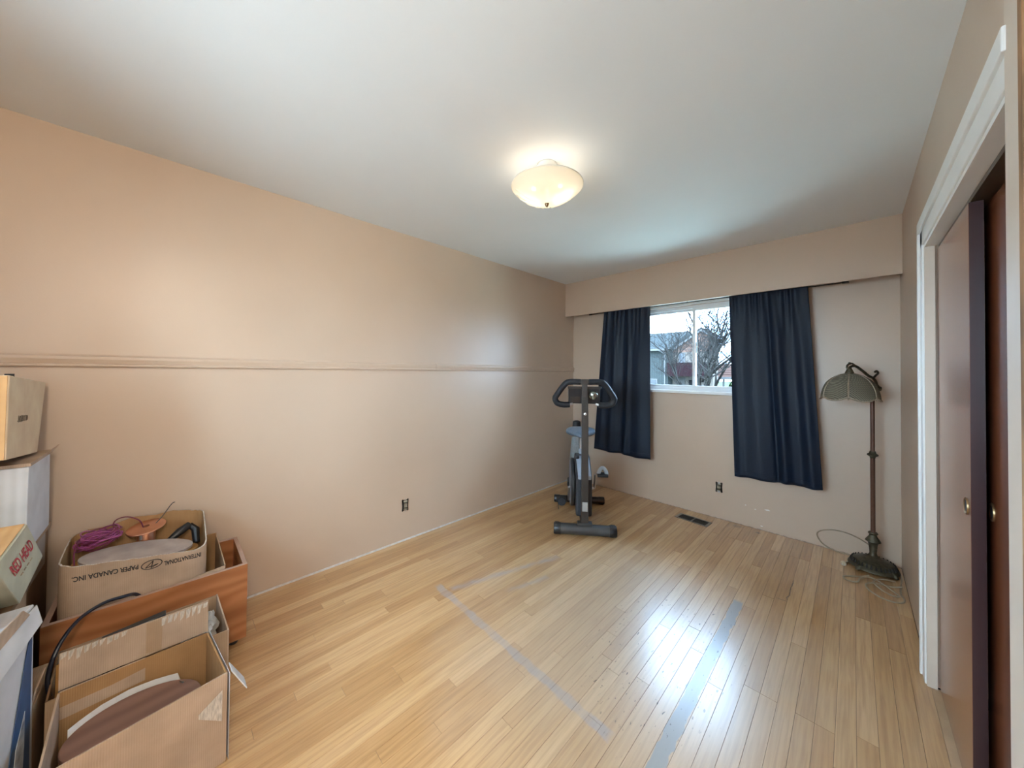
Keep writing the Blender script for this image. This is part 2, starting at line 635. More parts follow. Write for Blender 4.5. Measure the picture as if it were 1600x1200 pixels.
# closet box
cb = MB()
cb.box(W + 0.64, W + 0.70, -2.6, -1.1, 0, H).box(W + 0.1, W + 0.64, -2.6, -2.5, 0, H).box(W + 0.1, W + 0.64, -1.2, -1.1, 0, H)
S(cb.build('wall_closet', M_WALL), 'dark inside walls of the closet', 'wall')

# unseen hall and lamp, added to light the left wall and cartons
hx0, hx1, hy0, hy1 = W + 0.1, W + 1.45, -4.75, -2.72
hb_ = MB()
hb_.box(hx1, hx1 + 0.08, hy0, hy1, 0, H).box(hx0, hx1, hy1, hy1 + 0.08, 0, H).box(hx0, hx1, hy0 - 0.08, hy0, 0, H)
S(hb_.build('wall_hall', pm('pale hall paint', (0.70, 0.66, 0.60), rough=0.6, var=0.02)), 'pale walls of the added hall outside the door', 'wall')
S(MB().box(hx0, hx1, hy0, hy1, -0.05, 0).build('floor_hall', pm('hall floor', (0.45, 0.30, 0.17), rough=0.4)), 'wooden floor of the added hall', 'floor')
S(MB().box(hx0, hx1 + 0.08, hy0 - 0.08, hy1 + 0.08, H, H + 0.06).build('ceiling_hall', M_CEIL), 'white ceiling of the added hall', 'ceiling')
HALL_W = 82.0
hl = thing('hall_fill_light', 'fill lamp added in the unseen hall outside the door', 'ceiling light', (W + 0.75, -3.85, 2.28))
MB().lathe([(0.0, 2.4395), (0.07, 2.4395), (0.07, 2.42), (0.02, 2.41), (0.02, 2.39), (0.0, 2.39)], (W + 0.75, -3.85, 0), 24).build('base', M_WHITE, hl, smooth=True)
MB().tube([(W + 0.75, -3.85, 2.39), (W + 0.75, -3.85, 2.33)], 0.012, 10).build('stem', M_WHITE, hl, smooth=True)
hd = bpy.data.lights.new('hall_fill_point', 'POINT')
hd.energy = HALL_W
hd.color = (1.0, 0.87, 0.72)
hd.shadow_soft_size = 0.20
ho = bpy.data.objects.new('hall_fill_point', hd)
ho.location = (W + 0.75, -3.85, 2.22)
COL.objects.link(ho)
ho.parent = hl
ho.matrix_parent_inverse = hl.matrix_basis.inverted()

# front wall behind the camera; its window is added for fill light
GX0, GX1, GZ0, GZ1 = 0.85, 2.25, 1.00, 2.10
fb = MB()
fb.box(0, GX0, YF - 0.12, YF, 0, H).box(GX1, W + 0.1, YF - 0.12, YF, 0, H).box(GX0, GX1, YF - 0.12, YF, 0, GZ0).box(GX0, GX1, YF - 0.12, YF, GZ1, H)
S(fb.build('wall_front', M_WALL), 'beige wall behind the camera', 'wall')
w2 = struct('fill_window', 'unseen window added behind the camera for fill light', 'window')
f = MB()
f.box(GX0, GX1, YF - 0.1, YF - 0.03, GZ0, GZ0 + 0.05).box(GX0, GX1, YF - 0.1, YF - 0.03, GZ1 - 0.05, GZ1)
for x in (GX0, (GX0 + GX1) / 2 - 0.025, GX1 - 0.05):
    f.box(x, x + 0.05, YF - 0.1, YF - 0.03, GZ0 + 0.05, GZ1 - 0.05)
f.build('window_frame', M_VINYL, w2)
for a, b in ((GX0 + 0.05, (GX0 + GX1) / 2 - 0.025), ((GX0 + GX1) / 2 + 0.025, GX1 - 0.05)):
    MB().box(a, b, YF - 0.068, YF - 0.062, GZ0 + 0.05, GZ1 - 0.05).build('pane', M_GLASS, w2)

# valance board over the window
S(MB().box(0, W, -0.182, -0.160, 2.035, H).build('trim_3', M_WALL, bevel=0.002), 'beige valance board above the curtains', 'valance')

# chair rail: two lengths, stepped profile
rail = struct('trim_1', 'painted chair rail along the left wall', 'chair rail')
prof = [(0, 1.354), (0.014, 1.354), (0.019, 1.360), (0.019, 1.366), (0.012, 1.370), (0.014, 1.378), (0.018, 1.390), (0.018, 1.402), (0.011, 1.408), (0.009, 1.414), (0, 1.414)]
for y0, y1 in ((YF, -2.041), (-2.039, -0.004)):
    MB().prism([(x, y0, z) for x, z in prof], (0, y1 - y0, 0)).build('rail_length', M_WALL, rail)

# closet casing and doors
casing = struct('trim_2', 'white stepped casing round the closet opening', 'casing')
cx = W - 0.018
MB().box(cx, W, CY1, CY1 + 0.082, 0, 2.045).build('casing_stile', M_WHITE, casing, bevel=0.003)
MB().box(cx - 0.008, W, CY1 + 0.060, CY1 + 0.086, 0, 2.05).build('casing_bead', M_WHITE, casing, bevel=0.003)
MB().box(cx, W, CY0 - 0.02, CY1 + 0.06, CZ, 2.045).build('casing_head', M_WHITE, casing, bevel=0.003)
MB().box(cx - 0.008, W, CY0 - 0.02, CY1 + 0.086, 2.000, 2.052).build('casing_bead', M_WHITE, casing, bevel=0.003)
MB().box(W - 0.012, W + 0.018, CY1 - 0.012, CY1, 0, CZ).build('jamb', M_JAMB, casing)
MB().box(W - 0.012, W + 0.1, CY0, CY1 - 0.012, CZ - 0.014, CZ).build('jamb', M_WHITE, casing)
MB().box(W + 0.028, W + 0.095, CY0, CY1 - 0.012, CZ - 0.03, CZ - 0.0145).build('door_track', pm('dull brass track', (0.10, 0.07, 0.045), rough=0.4, metal=0.6), casing)
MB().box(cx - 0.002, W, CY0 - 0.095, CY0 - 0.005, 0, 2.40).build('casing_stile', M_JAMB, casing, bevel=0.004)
M_RAW = pm('worn raw wood', (0.30, 0.16, 0.075), rough=0.8, var=0.5, scale=18, stretch=(1, 1, 0.25))
MB().box(cx - 0.004, W, CY0 - 0.118, CY0 - 0.096, 0, 2.40).build('worn_edge', M_RAW, casing)
MB().box(cx, W, CY0 - 0.18, CY0 - 0.119, 0, 2.40).build('casing_stile', M_WHITE, casing, bevel=0.004)

M_DOOR = wave_mat('red mahogany veneer', (0.20, 0.062, 0.026), (0.30, 0.10, 0.045), 2.2, rough=0.24, direction='Y', dist=5, bump=0.02,
                  stretch=(1, 1, 0.12), coat=1.0, spec=0.6)
M_DOOR.node_tree.nodes['Principled BSDF'].inputs['Coat Roughness'].default_value = 0.24
M_DEDGE = wave_mat('dark door edge', (0.030, 0.014, 0.016), (0.055, 0.026, 0.026), 3, rough=0.35, direction='X', bump=0.02, stretch=(1, 1, 0.1))
M_PULL = pm('aged brass pull', (0.30, 0.20, 0.10), rough=0.35, metal=0.9)
for nm, x0, y0, y1, hy, lab in (('door_1', W + 0.023, -1.87, -1.295, -1.815, 'front sliding closet door of reddish wood, nearest the window'),
                                ('door_2', W + 0.068, -2.462, -1.775, -1.722, 'rear sliding closet door of reddish wood, mostly hidden')):
    d = struct(nm, lab, 'door')
    t = 0.029
    MB().box(x0, x0 + t, y0 + 0.0015, y1, 0.014, CZ - 0.035).build('leaf', M_DOOR, d)
    MB().box(x0 + 0.0005, x0 + t, y0, y0 + 0.0012, 0.014, CZ - 0.035).build('edge_strip', M_DEDGE, d)
    hy2 = y0 + 0.06 if nm == 'door_1' else y1 - 0.06
    MB().lathe([(0.0, -0.0006), (0.021, -0.0006), (0.023, -0.0028), (0.027, -0.0028), (0.028, 0.0)], (x0, hy2, 0.93), 24, 'x').build('pull_ring', M_PULL, d, smooth=True)
    MB().lathe([(0.0, -0.0012), (0.019, -0.0012), (0.019, 0.0)], (x0, hy2, 0.93), 20, 'x').build('pull_cup', M_DARK, d)

# ------------------------------------------------------------------ window in the back wall
win = struct('window_1', 'white sliding window between the navy curtains', 'window')
FY0, FY1 = 0.035, 0.095
f = MB()
f.box(WX0, WX1, FY0, FY1, WZ0, WZ0 + 0.03).box(WX0, WX1, FY0, FY1, WZ1 - 0.03, WZ1)
f.box(WX0, WX0 + 0.03, FY0, FY1, WZ0 + 0.03, WZ1 - 0.03).box(WX1 - 0.03, WX1, FY0, FY1, WZ0 + 0.03, WZ1 - 0.03)
f.build('window_frame', M_VINYL, win, bevel=0.002)
XM = 1.405


def sash(x0, x1, y0, y1):
    z0, z1, t = WZ0 + 0.028, WZ1 - 0.028, 0.026
    s = MB()
    s.box(x0, x1, y0, y1, z0, z0 + t).box(x0, x1, y0, y1, z1 - t, z1)
    s.box(x0, x0 + t, y0, y1, z0 + t, z1 - t).box(x1 - t, x1, y0, y1, z0 + t, z1 - t)
    o = s.build('sash', M_VINYL, win, bevel=0.002)
    g = MB().box(x0 + t, x1 - t, (y0 + y1) / 2 - 0.002, (y0 + y1) / 2 + 0.002, z0 + t, z1 - t).build('pane', M_TINT, o)
    return o


sash(WX0 + 0.028, XM + 0.016, 0.068, 0.088)
sash(XM - 0.012, WX1 - 0.028, 0.042, 0.062)
MB().box(XM + 0.02, XM + 0.032, 0.030, 0.043, 1.55, 1.66).build('latch', pm('grey latch', (0.35, 0.36, 0.37), rough=0.4), win, bevel=0.002)
MB().box(WX0 - 0.04, WX1 + 0.04, -0.035, 0.036, WZ0 - 0.024, WZ0 + 0.003).build('window_sill', M_WHITE, win, bevel=0.004)
MB().box(WX0 - 0.02, WX1 + 0.02, -0.012, 0.001, WZ1 + 0.001, WZ1 + 0.06).build('head_casing', M_WHITE, win, bevel=0.002)

# ------------------------------------------------------------------ curtain rod and curtains
M_ROD = pm('dark metal rod', (0.03, 0.028, 0.027), rough=0.4, metal=0.5)
rod = thing('curtain_rod', 'thin dark curtain rod just under the valance', 'curtain rod', (1.39, -0.1, 2.04))
MB().tube([(0.31, -0.1, 2.040), (2.49, -0.1, 2.040)], 0.0045, 10).build('rod', M_ROD, rod, smooth=True)
for x in (0.31, 2.49):
    MB().lathe([(0, -0.02), (0.008, -0.018), (0.008, 0.018), (0, 0.02)], (x, -0.1, 2.040), 12, 'x').build('finial', M_ROD, rod, smooth=True)
for x in (0.40, 1.39, 2.42):
    MB().box(x - 0.006, x + 0.006, -0.161, -0.094, 2.0455, 2.054).build('bracket', M_ROD, rod)

M_CURT = pm('navy satin curtain', (0.0026, 0.0105, 0.027), rough=0.5, var=0.25, scale=260, bump=0.12, spec=0.35, transl=0.10, detail=2)
cbs = M_CURT.node_tree.nodes['Principled BSDF']
cbs.inputs['Sheen Weight'].default_value = 0.08
cbs.inputs['Sheen Roughness'].default_value = 0.4
cbs.inputs['Sheen Tint'].default_value = (0.35, 0.5, 0.7, 1)


def curtain(label, xt, xb, zb, folds, amp, seed):
    """xt, xb: left/right ends of the top and of the bottom; zb: bottom heights left/right; folds: list of (pos, depth, width)"""
    rg = random.Random(seed)
    NX, NZ = 150, 60
    b = MB()
    zt = 2.058
    ph = [rg.uniform(0, 6.28) for _ in range(4)]
    for j in range(NZ + 1):
        v = j / NZ
        for i in range(NX + 1):
            u = i / NX
            fall = min(1, v * 1.3 + 0.05)
            x = (xt[0] + (xt[1] - xt[0]) * u) * (1 - v) + (xb[0] + (xb[1] - xb[0]) * u) * v
            d = 0.0
            for pos, dep, wid in folds:
                d += dep * math.exp(-((u - pos - 0.01 * math.sin(3 * v + ph[0])) / wid) ** 2) * (0.25 + 0.75 * fall)
            gather = (1 - min(1, v * 3.2)) ** 1.5 * 0.006 * math.sin(u * 62 + ph[1] + 1.3 * math.sin(u * 17))
            d += gather + amp * math.sin(u * 9 + ph[2] + 0.6 * v) * fall
            d += 0.0008 * math.sin(u * 23 + 5 * v + ph[3]) * fall
            z = zt + ((zb[0] + (zb[1] - zb[0]) * u) - zt) * v
            hem = 0.004 * math.sin(u * 14 + ph[2]) * (v ** 6)
            y = -0.120 - 0.006 * v - d
            if v < 0.012:
                y = -0.122
            b.v.append((x, min(y, -0.107), z + hem))
    for j in range(NZ):
        for i in range(NX):
            a = j * (NX + 1) + i
            b.f.append((a, a + 1, a + NX + 2, a + NX + 1))
    t = thing('curtain', label, 'curtain', ((xb[0] + xb[1]) / 2, -0.11, min(zb)), group='navy curtains')
    o = b.build('curtain_panel', M_CURT, t, smooth=True)
    for md in list(o.modifiers):
        o.modifiers.remove(md)
    md = o.modifiers.new('thick', 'SOLIDIFY')
    md.thickness = 0.0022
    md.offset = 1
    h = MB()
    NH = 60
    pts = []
    for i in range(NH + 1):
        k = (NZ - 2) * (NX + 1) + int(i * NX / NH)
        q = b.v[k]
        pts.append((q[0], q[1] - 0.0028, q[2]))
    h.tube(pts, 0.0012, 4).build('hem_stitch', M_CURT, t)
    return t


curtain('narrower navy curtain hanging left of the window behind the exercise bike', (0.50, 1.035), (0.385, 1.045), (0.462, 0.452),
        [(0.10, 0.010, 0.05), (0.30, 0.022, 0.06), (0.47, -0.016, 0.05), (0.58, 0.026, 0.05), (0.80, 0.012, 0.1)], 0.006, 2)
curtain('wider navy curtain hanging right of the window beside the floor lamp', (1.745, 2.28), (1.79, 2.365), (0.455, 0.475),
        [(0.08, 0.012, 0.05), (0.33, 0.014, 0.10), (0.53, -0.020, 0.03), (0.62, 0.036, 0.06), (0.80, -0.010, 0.05), (0.90, 0.020, 0.06)], 0.007, 5)

# ------------------------------------------------------------------ ceiling light
LX, LY = 1.392, -2.258
cl = thing('ceiling_light', 'frosted glass bowl ceiling light glowing above the floor', 'ceiling light', (LX, LY, 2.22))
M_CLW = pm('white enamel', (0.80, 0.77, 0.70), rough=0.35, var=0.02)
MB().lathe([(0.052, 2.4395), (0.054, 2.425), (0.046, 2.404), (0.03, 2.398), (0.0, 2.398)], (LX, LY, 0), 32).build('canopy', M_CLW, cl, smooth=True)
MB().tube([(LX, LY, 2.41), (LX, LY, 2.235)], 0.006, 10).build('stem', M_CLW, cl, smooth=True)
for a in (0.4, 2.4, 4.5):
    MB().lathe([(0, -0.003), (0.004, -0.002), (0.004, 0.002), (0, 0.003)], (LX + 0.05 * math.cos(a), LY + 0.05 * math.sin(a), 2.418), 8).build('canopy_screw', pm('dark screw', (0.15, 0.12, 0.09), rough=0.4, metal=0.8), cl)


def bowl_mat():
    m, n, l, b = nt('frosted lamp glass')
    b.inputs['Base Color'].default_value = (0.85, 0.80, 0.70, 1)
    b.inputs['Roughness'].default_value = 0.3
    tl = n.new('ShaderNodeBsdfTranslucent')
    tl.inputs['Color'].default_value = (0.80, 0.74, 0.62, 1)
    tr = n.new('ShaderNodeBsdfTransparent')
    tr.inputs['Color'].default_value = (1.0, 0.94, 0.84, 1)
    m1 = n.new('ShaderNodeMixShader')
    m1.inputs[0].default_value = 0.55
    l.new(b.outputs[0], m1.inputs[1])
    l.new(tl.outputs[0], m1.inputs[2])
    m2 = n.new('ShaderNodeMixShader')
    mr = n.new('ShaderNodeMapRange')
    # frosted band round the rim, clearer towards the middle of the bowl
    ge = n.new('ShaderNodeNewGeometry')
    se = n.new('ShaderNodeSeparateXYZ')
    l.new(ge.outputs['Position'], se.inputs[0])
    mr.inputs['From Min'].default_value = 2.256
    mr.inputs['From Max'].default_value = 2.284
    mr.inputs['To Min'].default_value = 0.22
    mr.inputs['To Max'].default_value = 0.10
    l.new(se.outputs['Z'], mr.inputs['Value'])
    l.new(mr.outputs[0], m2.inputs[0])
    l.new(m1.outputs[0], m2.inputs[1])
    l.new(tr.outputs[0], m2.inputs[2])
    l.new(m2.outputs[0], n['Material Output'].inputs['Surface'])
    return m


M_BOWL = bowl_mat()
bp_ = []
for k in range(13):
    a = k / 12
    r = 0.187 * math.sin(a * math.pi / 2) ** 0.9 if k else 0.008
    z = 2.238 + 0.088 * (r / 0.187) ** 2.2
    bp_.append((max(r, 0.008), z))
bowl = MB().lathe(bp_, (LX, LY, 0), 64, cap=False).build('glass_bowl', M_BOWL, cl, smooth=True)
MB().lathe([(0.1835, 2.3255), (0.188, 2.3255), (0.1895, 2.3285), (0.188, 2.331), (0.1835, 2.3285), (0.1835, 2.3255)], (LX, LY, 0), 64, cap=False).build('bowl_rim', M_CLW, cl, smooth=True)
for a in (112, 126, 142, 158, 176, 194, 212, 230):           # frosted rays fanning over one side of the bowl
    ca, sa = math.cos(math.radians(a)), math.sin(math.radians(a))
    pts = []
    for k in range(8):
        r = 0.055 + 0.11 * k / 7
        z = 2.238 + 0.088 * (r / 0.187) ** 2.2 - 0.0015
        pts.append((LX + ca * r, LY + sa * r, z))
    MB().tube(pts, 0.0022, 5).build('etched_ray', M_CLW, bowl)
MB().lathe([(0.0, 2.219), (0.006, 2.221), (0.009, 2.228), (0.012, 2.236), (0.0, 2.239)], (LX, LY, 0), 16).build('finial', pm('bronze nut', (0.22, 0.16, 0.10), rough=0.4, metal=0.8), cl, smooth=True)
M_BULB = pm('bulb glass', (0.9, 0.85, 0.75), rough=0.4)
mb_n = M_BULB.node_tree.nodes['Principled BSDF']
mb_n.inputs['Emission Color'].default_value = (1.0, 0.82, 0.58, 1)
mb_n.inputs['Emission Strength'].default_value = 3.0
LAMP_W = 0.95
for dx, dy in ((-0.060, -0.036), (0.060, 0.036)):
    MB().lathe([(0.010, 2.318), (0.012, 2.322), (0.012, 2.330), (0.0, 2.330)], (LX + dx, LY + dy, 0), 16).build('bulb_neck', M_BULB, cl, smooth=True)
    MB().tube([(LX + dx, LY + dy, 2.33), (LX + dx * 0.9, LY + dy * 0.9, 2.352), (LX, LY, 2.356)], 0.009, 8).build('bulb_holder', M_CLW, cl, smooth=True)
    ld = bpy.data.lights.new('bulb_light', 'POINT')
    ld.energy = LAMP_W / 2
    ld.color = (1.0, 0.86, 0.68)
    ld.shadow_soft_size = 0.03
    lo = bpy.data.objects.new('bulb_light', ld)
    lo.location = (LX + dx, LY + dy, 2.285)
    COL.objects.link(lo)
    lo.parent = cl
    lo.matrix_parent_inverse = cl.matrix_basis.inverted()

# ------------------------------------------------------------------ electrical outlets without cover plates
M_IVORY = pm('ivory bakelite', (0.60, 0.52, 0.38), rough=0.4, var=0.06)


def outlet(label, c, right):
    """receptacle in an open box: c = centre on the wall, right = direction along the wall, the room lies along n"""
    c, right = Vector(c), Vector(right)
    upv = Vector((0, 0, 1))
    n = right.cross(upv)          # wall normal into the room
    t = thing('wall_outlet', label, 'outlet', c, group='bare wall outlets')

    def slab(w, h, d0, d1, name, mat, cz=0.0, cut=0.0, rx=0.0, parent=t):
        pts = []
        for sx, sz in ((-1, -1), (1, -1), (1, 1), (-1, 1)):
            if cut:
                a = (w / 2 - cut, h / 2) if sx * sz > 0 else (w / 2, h / 2 - cut)
                b_ = (w / 2, h / 2 - cut) if sx * sz > 0 else (w / 2 - cut, h / 2)
                for q in (b_, a) if False else (a, b_):
                    pts.append(c + right * (q[0] * sx + rx) + upv * (q[1] * sz + cz) + n * d0)
            else:
                pts.append(c + right * (w / 2 * sx + rx) + upv * (h / 2 * sz + cz) + n * d0)
        return MB().prism(pts, n * (d1 - d0)).build(name, mat, parent)

    slab(0.058, 0.100, 0.0005, 0.002, 'box_opening', M_DARK, cut=0.008)
    slab(0.014, 0.098, 0.002, 0.004, 'mounting_strap', M_STEEL)
    slab(0.034, 0.078, 0.003, 0.010, 'receptacle_body', M_IVORY, cut=0.006)
    for cz in (-0.020, 0.020):
        s = slab(0.031, 0.030, 0.010, 0.0125, 'socket_face', M_IVORY, cz=cz, cut=0.007)
        for rx in (-0.0065, 0.0065):
            slab(0.0028, 0.009, 0.0125, 0.0129, 'slot', M_DARK, cz=cz + 0.002, rx=rx, parent=s)
    return t


outlet('bare duplex outlet without a plate, low on the long left wall', (0.0, -2.301, 0.280), (0, 1, 0))
outlet('bare duplex outlet without a plate, under the window', (1.640, 0.0, 0.290), (1, 0, 0))

# ------------------------------------------------------------------ floor register
vt = thing('floor_register', 'grey metal floor register with dark louvres below the outlet', 'floor vent', (1.482, -0.213, 0), math.radians(-5))
M_REG = pm('grey register enamel', (0.22, 0.20, 0.17), rough=0.4, metal=0.4, var=0.2)
f = MB()
for a in ((-0.140, 0.140, -0.066, -0.050), (-0.140, 0.140, 0.050, 0.066), (-0.140, -0.118, -0.050, 0.050), (0.118, 0.140, -0.050, 0.050)):
    f.box(a[0], a[1], a[2], a[3], 0.0008, 0.0045)
f.build('frame', M_REG, vt, world=False)
MB().box(-0.004, 0.004, -0.05, 0.05, 0.0012, 0.0042).build('centre_bar', M_REG, vt, world=False)
MB().box(-0.118, 0.118, -0.05, 0.05, 0.0006, 0.0011).build('duct_shadow', M_DARK, vt, world=False)
for half in (-1, 1):
    for k in range(9):
        x = half * (0.011 + k * 0.012)
        MB().quadbox([(x - 0.0035, -0.048, 0.0012), (x - 0.0020, -0.048, 0.0012), (x - 0.0020, 0.048, 0.0012), (x - 0.0035, 0.048, 0.0012),
                      (x + 0.0015, -0.048, 0.0040), (x + 0.0030, -0.048, 0.0040), (x + 0.0030, 0.048, 0.0040), (x + 0.0015, 0.048, 0.0040)]).build('louvre', pm('black louvre', (0.03, 0.03, 0.03), rough=0.4), vt, world=False)

# ------------------------------------------------------------------ exercise bike
bike = thing('exercise_bike', 'upright exercise bike with looped foam handlebar in the corner', 'exercise bike', (0.735, -0.912, 0), math.radians(217.7))
M_GREY = pm('grey metallic enamel', (0.075, 0.08, 0.085), rough=0.38, metal=0.4, var=0.1)
M_POST = pm('brown grey painted steel', (0.050, 0.043, 0.038), rough=0.4, metal=0.4, var=0.12)
M_SHROUD = pm('charcoal shroud plastic', (0.030, 0.034, 0.042), rough=0.42, var=0.15, scale=50, bump=0.05)
M_LITE = pm('light grey plastic', (0.32, 0.36, 0.42), rough=0.4, var=0.08)
M_SEAT = pm('blue grey vinyl', (0.16, 0.21, 0.27), rough=0.4, var=0.12, scale=40, bump=0.1)
B = lambda mb, name, mat, **k: mb.build(name, mat, k.pop('parent', bike), world=False, **k)
for yy, rr, col, nm in ((0.353, 0.043, M_GREY, 'stabilizer'), (-0.353, 0.034, M_BLACK, 'stabilizer')):
    st = B(MB().tube([(-0.205, yy, rr + 0.004), (0.205, yy, rr + 0.004)], rr, 20), nm, col, smooth=True)
    for s in (-1, 1):
        cap = B(MB().lathe([(0.0, 0), (rr * 1.06, 0.0), (rr * 1.09, 0.01), (rr * 1.09, 0.05), (rr * 0.98, 0.058), (0.0, 0.058)] if s > 0 else
                           [(0.0, 0), (rr * 1.06, 0.0), (rr * 1.09, -0.01), (rr * 1.09, -0.05), (rr * 0.98, -0.058), (0.0, -0.058)],
                           (s * 0.197, yy, rr + 0.004), 20, 'x'), 'end_cap', M_BLACK, parent=st, smooth=True)
    if yy > 0:
        for s in (-1, 1):
            for k in range(10):
                a = 2 * math.pi * k / 10
                x0, x1 = sorted((s * 0.210, s * 0.245))
                yy2, zz2 = yy + math.cos(a) * rr * 1.09, rr + 0.004 + math.sin(a) * rr * 1.09
                if zz2 > 0.02:
                    B(MB().tube([(x0, yy2, zz2), (x1, yy2, zz2)], 0.0032, 5), 'cap_ridge', M_BLACK, parent=st)
B(MB().box(-0.06, 0.06, 0.315, 0.375, 0.085, 0.105), 'mounting_bracket', M_GREY, bevel=0.004)
B(MB().box(-0.03, 0.03, -0.34, 0.34, 0.062, 0.110), 'main_beam', M_POST, bevel=0.006)
# front post: square tube, slight kink below the console
post = MB()
pa = [(0, 0.335, 0.10), (0, 0.315, 0.62), (0, 0.300, 1.02), (0, 0.262, 1.14), (0, 0.252, 1.27)]
hw = [0.030, 0.028, 0.027, 0.025, 0.021]
for i in range(len(pa)):
    x, y, z = pa[i]
    w = hw[i]
    post.v += [(-w, y - w, z), (w, y - w, z), (w, y + w, z), (-w, y + w, z)]
post.f.append((3, 2, 1, 0))
for i in range(len(pa) - 1):
    o = 4 * i
    for k in range(4):
        j = (k + 1) % 4
        post.f.append((o + k, o + j, o + 4 + j, o + 4 + k))
post.f.append(tuple(4 * (len(pa) - 1) + k for k in range(4)))
B(post, 'upright_post', M_POST, bevel=0.004)
B(MB().box(-0.022, 0.022, 0.3615, 0.3655, 0.20, 0.275), 'warning_sticker', pm('silver label', (0.38, 0.37, 0.35), rough=0.4, var=0.1))
B(MB().lathe([(0, 0), (0.012, 0), (0.012, 0.006), (0, 0.009)], (0, 0.329, 1.00), 12, 'y'), 'post_bolt', M_STEEL)
# handlebar: closed foam loop on a steel core
loop = []
half = [(0.035, 0.270, 1.268), (0.125, 0.270, 1.268), (0.170, 0.262, 1.245), (0.238, 0.235, 1.150), (0.252, 0.225, 1.118), (0.232, 0.215, 1.078), (0.180, 0.210, 1.064), (0.125, 0.205, 1.066)]
hb = B(MB().tube([(-0.13, 0.272, 1.268), (0.13, 0.272, 1.268)], 0.012, 10), 'handlebar', M_STEEL, smooth=True)
for s in (-1, 1):
    B(MB().tube(smooth_path([(s * x, y, z) for x, y, z in half], 6), 0.0255, 12), 'foam_grip', M_RUBBER, parent=hb, smooth=True)
    B(MB().tube([(s * 0.125, 0.205, 1.066), (s * 0.10, 0.200, 1.075)], 0.011, 8), 'bar_end', M_STEEL, parent=hb, smooth=True)
B(MB().box(-0.034, 0.034, 0.244, 0.296, 1.245, 1.292), 'bar_clamp', M_POST, bevel=0.005)
# console, seen from behind
con = B(MB().prism([(-0.135, 0.120, 1.085), (-0.135, 0.205, 1.075), (-0.135, 0.235, 1.205), (-0.135, 0.225, 1.225), (-0.135, 0.100, 1.200)], (0.27, 0, 0)), 'console', M_BLACK, bevel=0.006)
B(MB().box(-0.143, 0.143, 0.215, 0.242, 1.207, 1.228), 'console_lip', M_POST, parent=con, bevel=0.004)
B(MB().prism([(0.035, 0.2065, 1.083), (0.120, 0.2065, 1.083), (0.120, 0.2185, 1.135), (0.035, 0.2185, 1.135)], (0, 0.004, 0)), 'battery_cover', M_POST, parent=con)
B(MB().lathe([(0.0, 0.0), (0.042, 0.0), (0.040, 0.010), (0.026, 0.022), (0.0, 0.026)], (-0.075, 0.222, 1.155), 24, 'y'), 'pulse_disc', pm('greenish chrome', (0.35, 0.40, 0.38), rough=0.2, metal=0.9), parent=con, smooth=True)
# body shroud
sh = [(0.265, 0.115), (0.275, 0.440), (0.225, 0.485), (0.06, 0.585), (-0.06, 0.585), (-0.20, 0.44), (-0.26, 0.30), (-0.22, 0.12)]
body = B(MB().prism([(-0.068, y, z) for y, z in sh], (0.136, 0, 0)), 'shroud', M_SHROUD, bevel=0.016, seg=3)
B(MB().prism([(-0.060, 0.278, 0.432), (-0.060, 0.268, 0.462), (-0.052, 0.075, 0.592), (-0.052, 0.060, 0.586)], (0.112, 0, 0)), 'top_cover', M_LITE, parent=body, bevel=0.005)
B(MB().lathe([(0.0, 0.0), (0.205, 0.0), (0.215, 0.008), (0.215, 0.028), (0.205, 0.036), (0.0, 0.036)], (0.070, -0.02, 0.325), 40, 'x'), 'flywheel_cover', M_BLACK, parent=body, smooth=True)
B(MB().tube([(0.105, -0.02 + 0.19 * math.cos(a * math.pi / 18), 0.325 + 0.19 * math.sin(a * math.pi / 18)) for a in range(36)], 0.004, 6, closed=True), 'cover_bead', M_LITE, parent=body, smooth=True)
B(MB().lathe([(0, 0), (0.020, 0.002), (0.024, 0.012), (0.020, 0.028), (0, 0.030)], (0.055, 0.13, 0.575), 14, 'z'), 'tension_knob', M_BLACK, smooth=True)
# saddle
B(MB().tube([(0, -0.03, 0.55), (0, -0.13, 0.745)], 0.017, 12), 'seat_post', M_STEEL, smooth=True)
B(MB().tube([(0, -0.02, 0.53), (0, -0.06, 0.62)], 0.026, 12), 'seat_tube', M_LITE, smooth=True)
sd = MB()
sec = [(0.03, 0.020, 0.012), (0.02, 0.045, 0.018), (-0.06, 0.070, 0.030), (-0.14, 0.125, 0.042), (-0.20, 0.145, 0.048), (-0.245, 0.130, 0.042), (-0.262, 0.075, 0.018)]
NS = 16
for y, w, hh in sec:
    for k in range(NS):
        a = 2 * math.pi * k / NS
        sx = math.copysign(abs(math.cos(a)) ** 0.7, math.cos(a)) * w
        sz = math.copysign(abs(math.sin(a)) ** 0.8, math.sin(a)) * hh
        sd.v.append((sx, y, 0.765 + sz - 0.10 * max(0, y + 0.02)))
for i in range(len(sec) - 1):
    for k in range(NS):
        k2 = (k + 1) % NS
        sd.f.append((i * NS + k, i * NS + k2, (i + 1) * NS + k2, (i + 1) * NS + k))
sd.f += [tuple(reversed(range(NS))), tuple((len(sec) - 1) * NS + k for k in range(NS))]
seat = B(sd, 'saddle', M_SEAT)
for p in seat.data.polygons:
    p.use_smooth = True
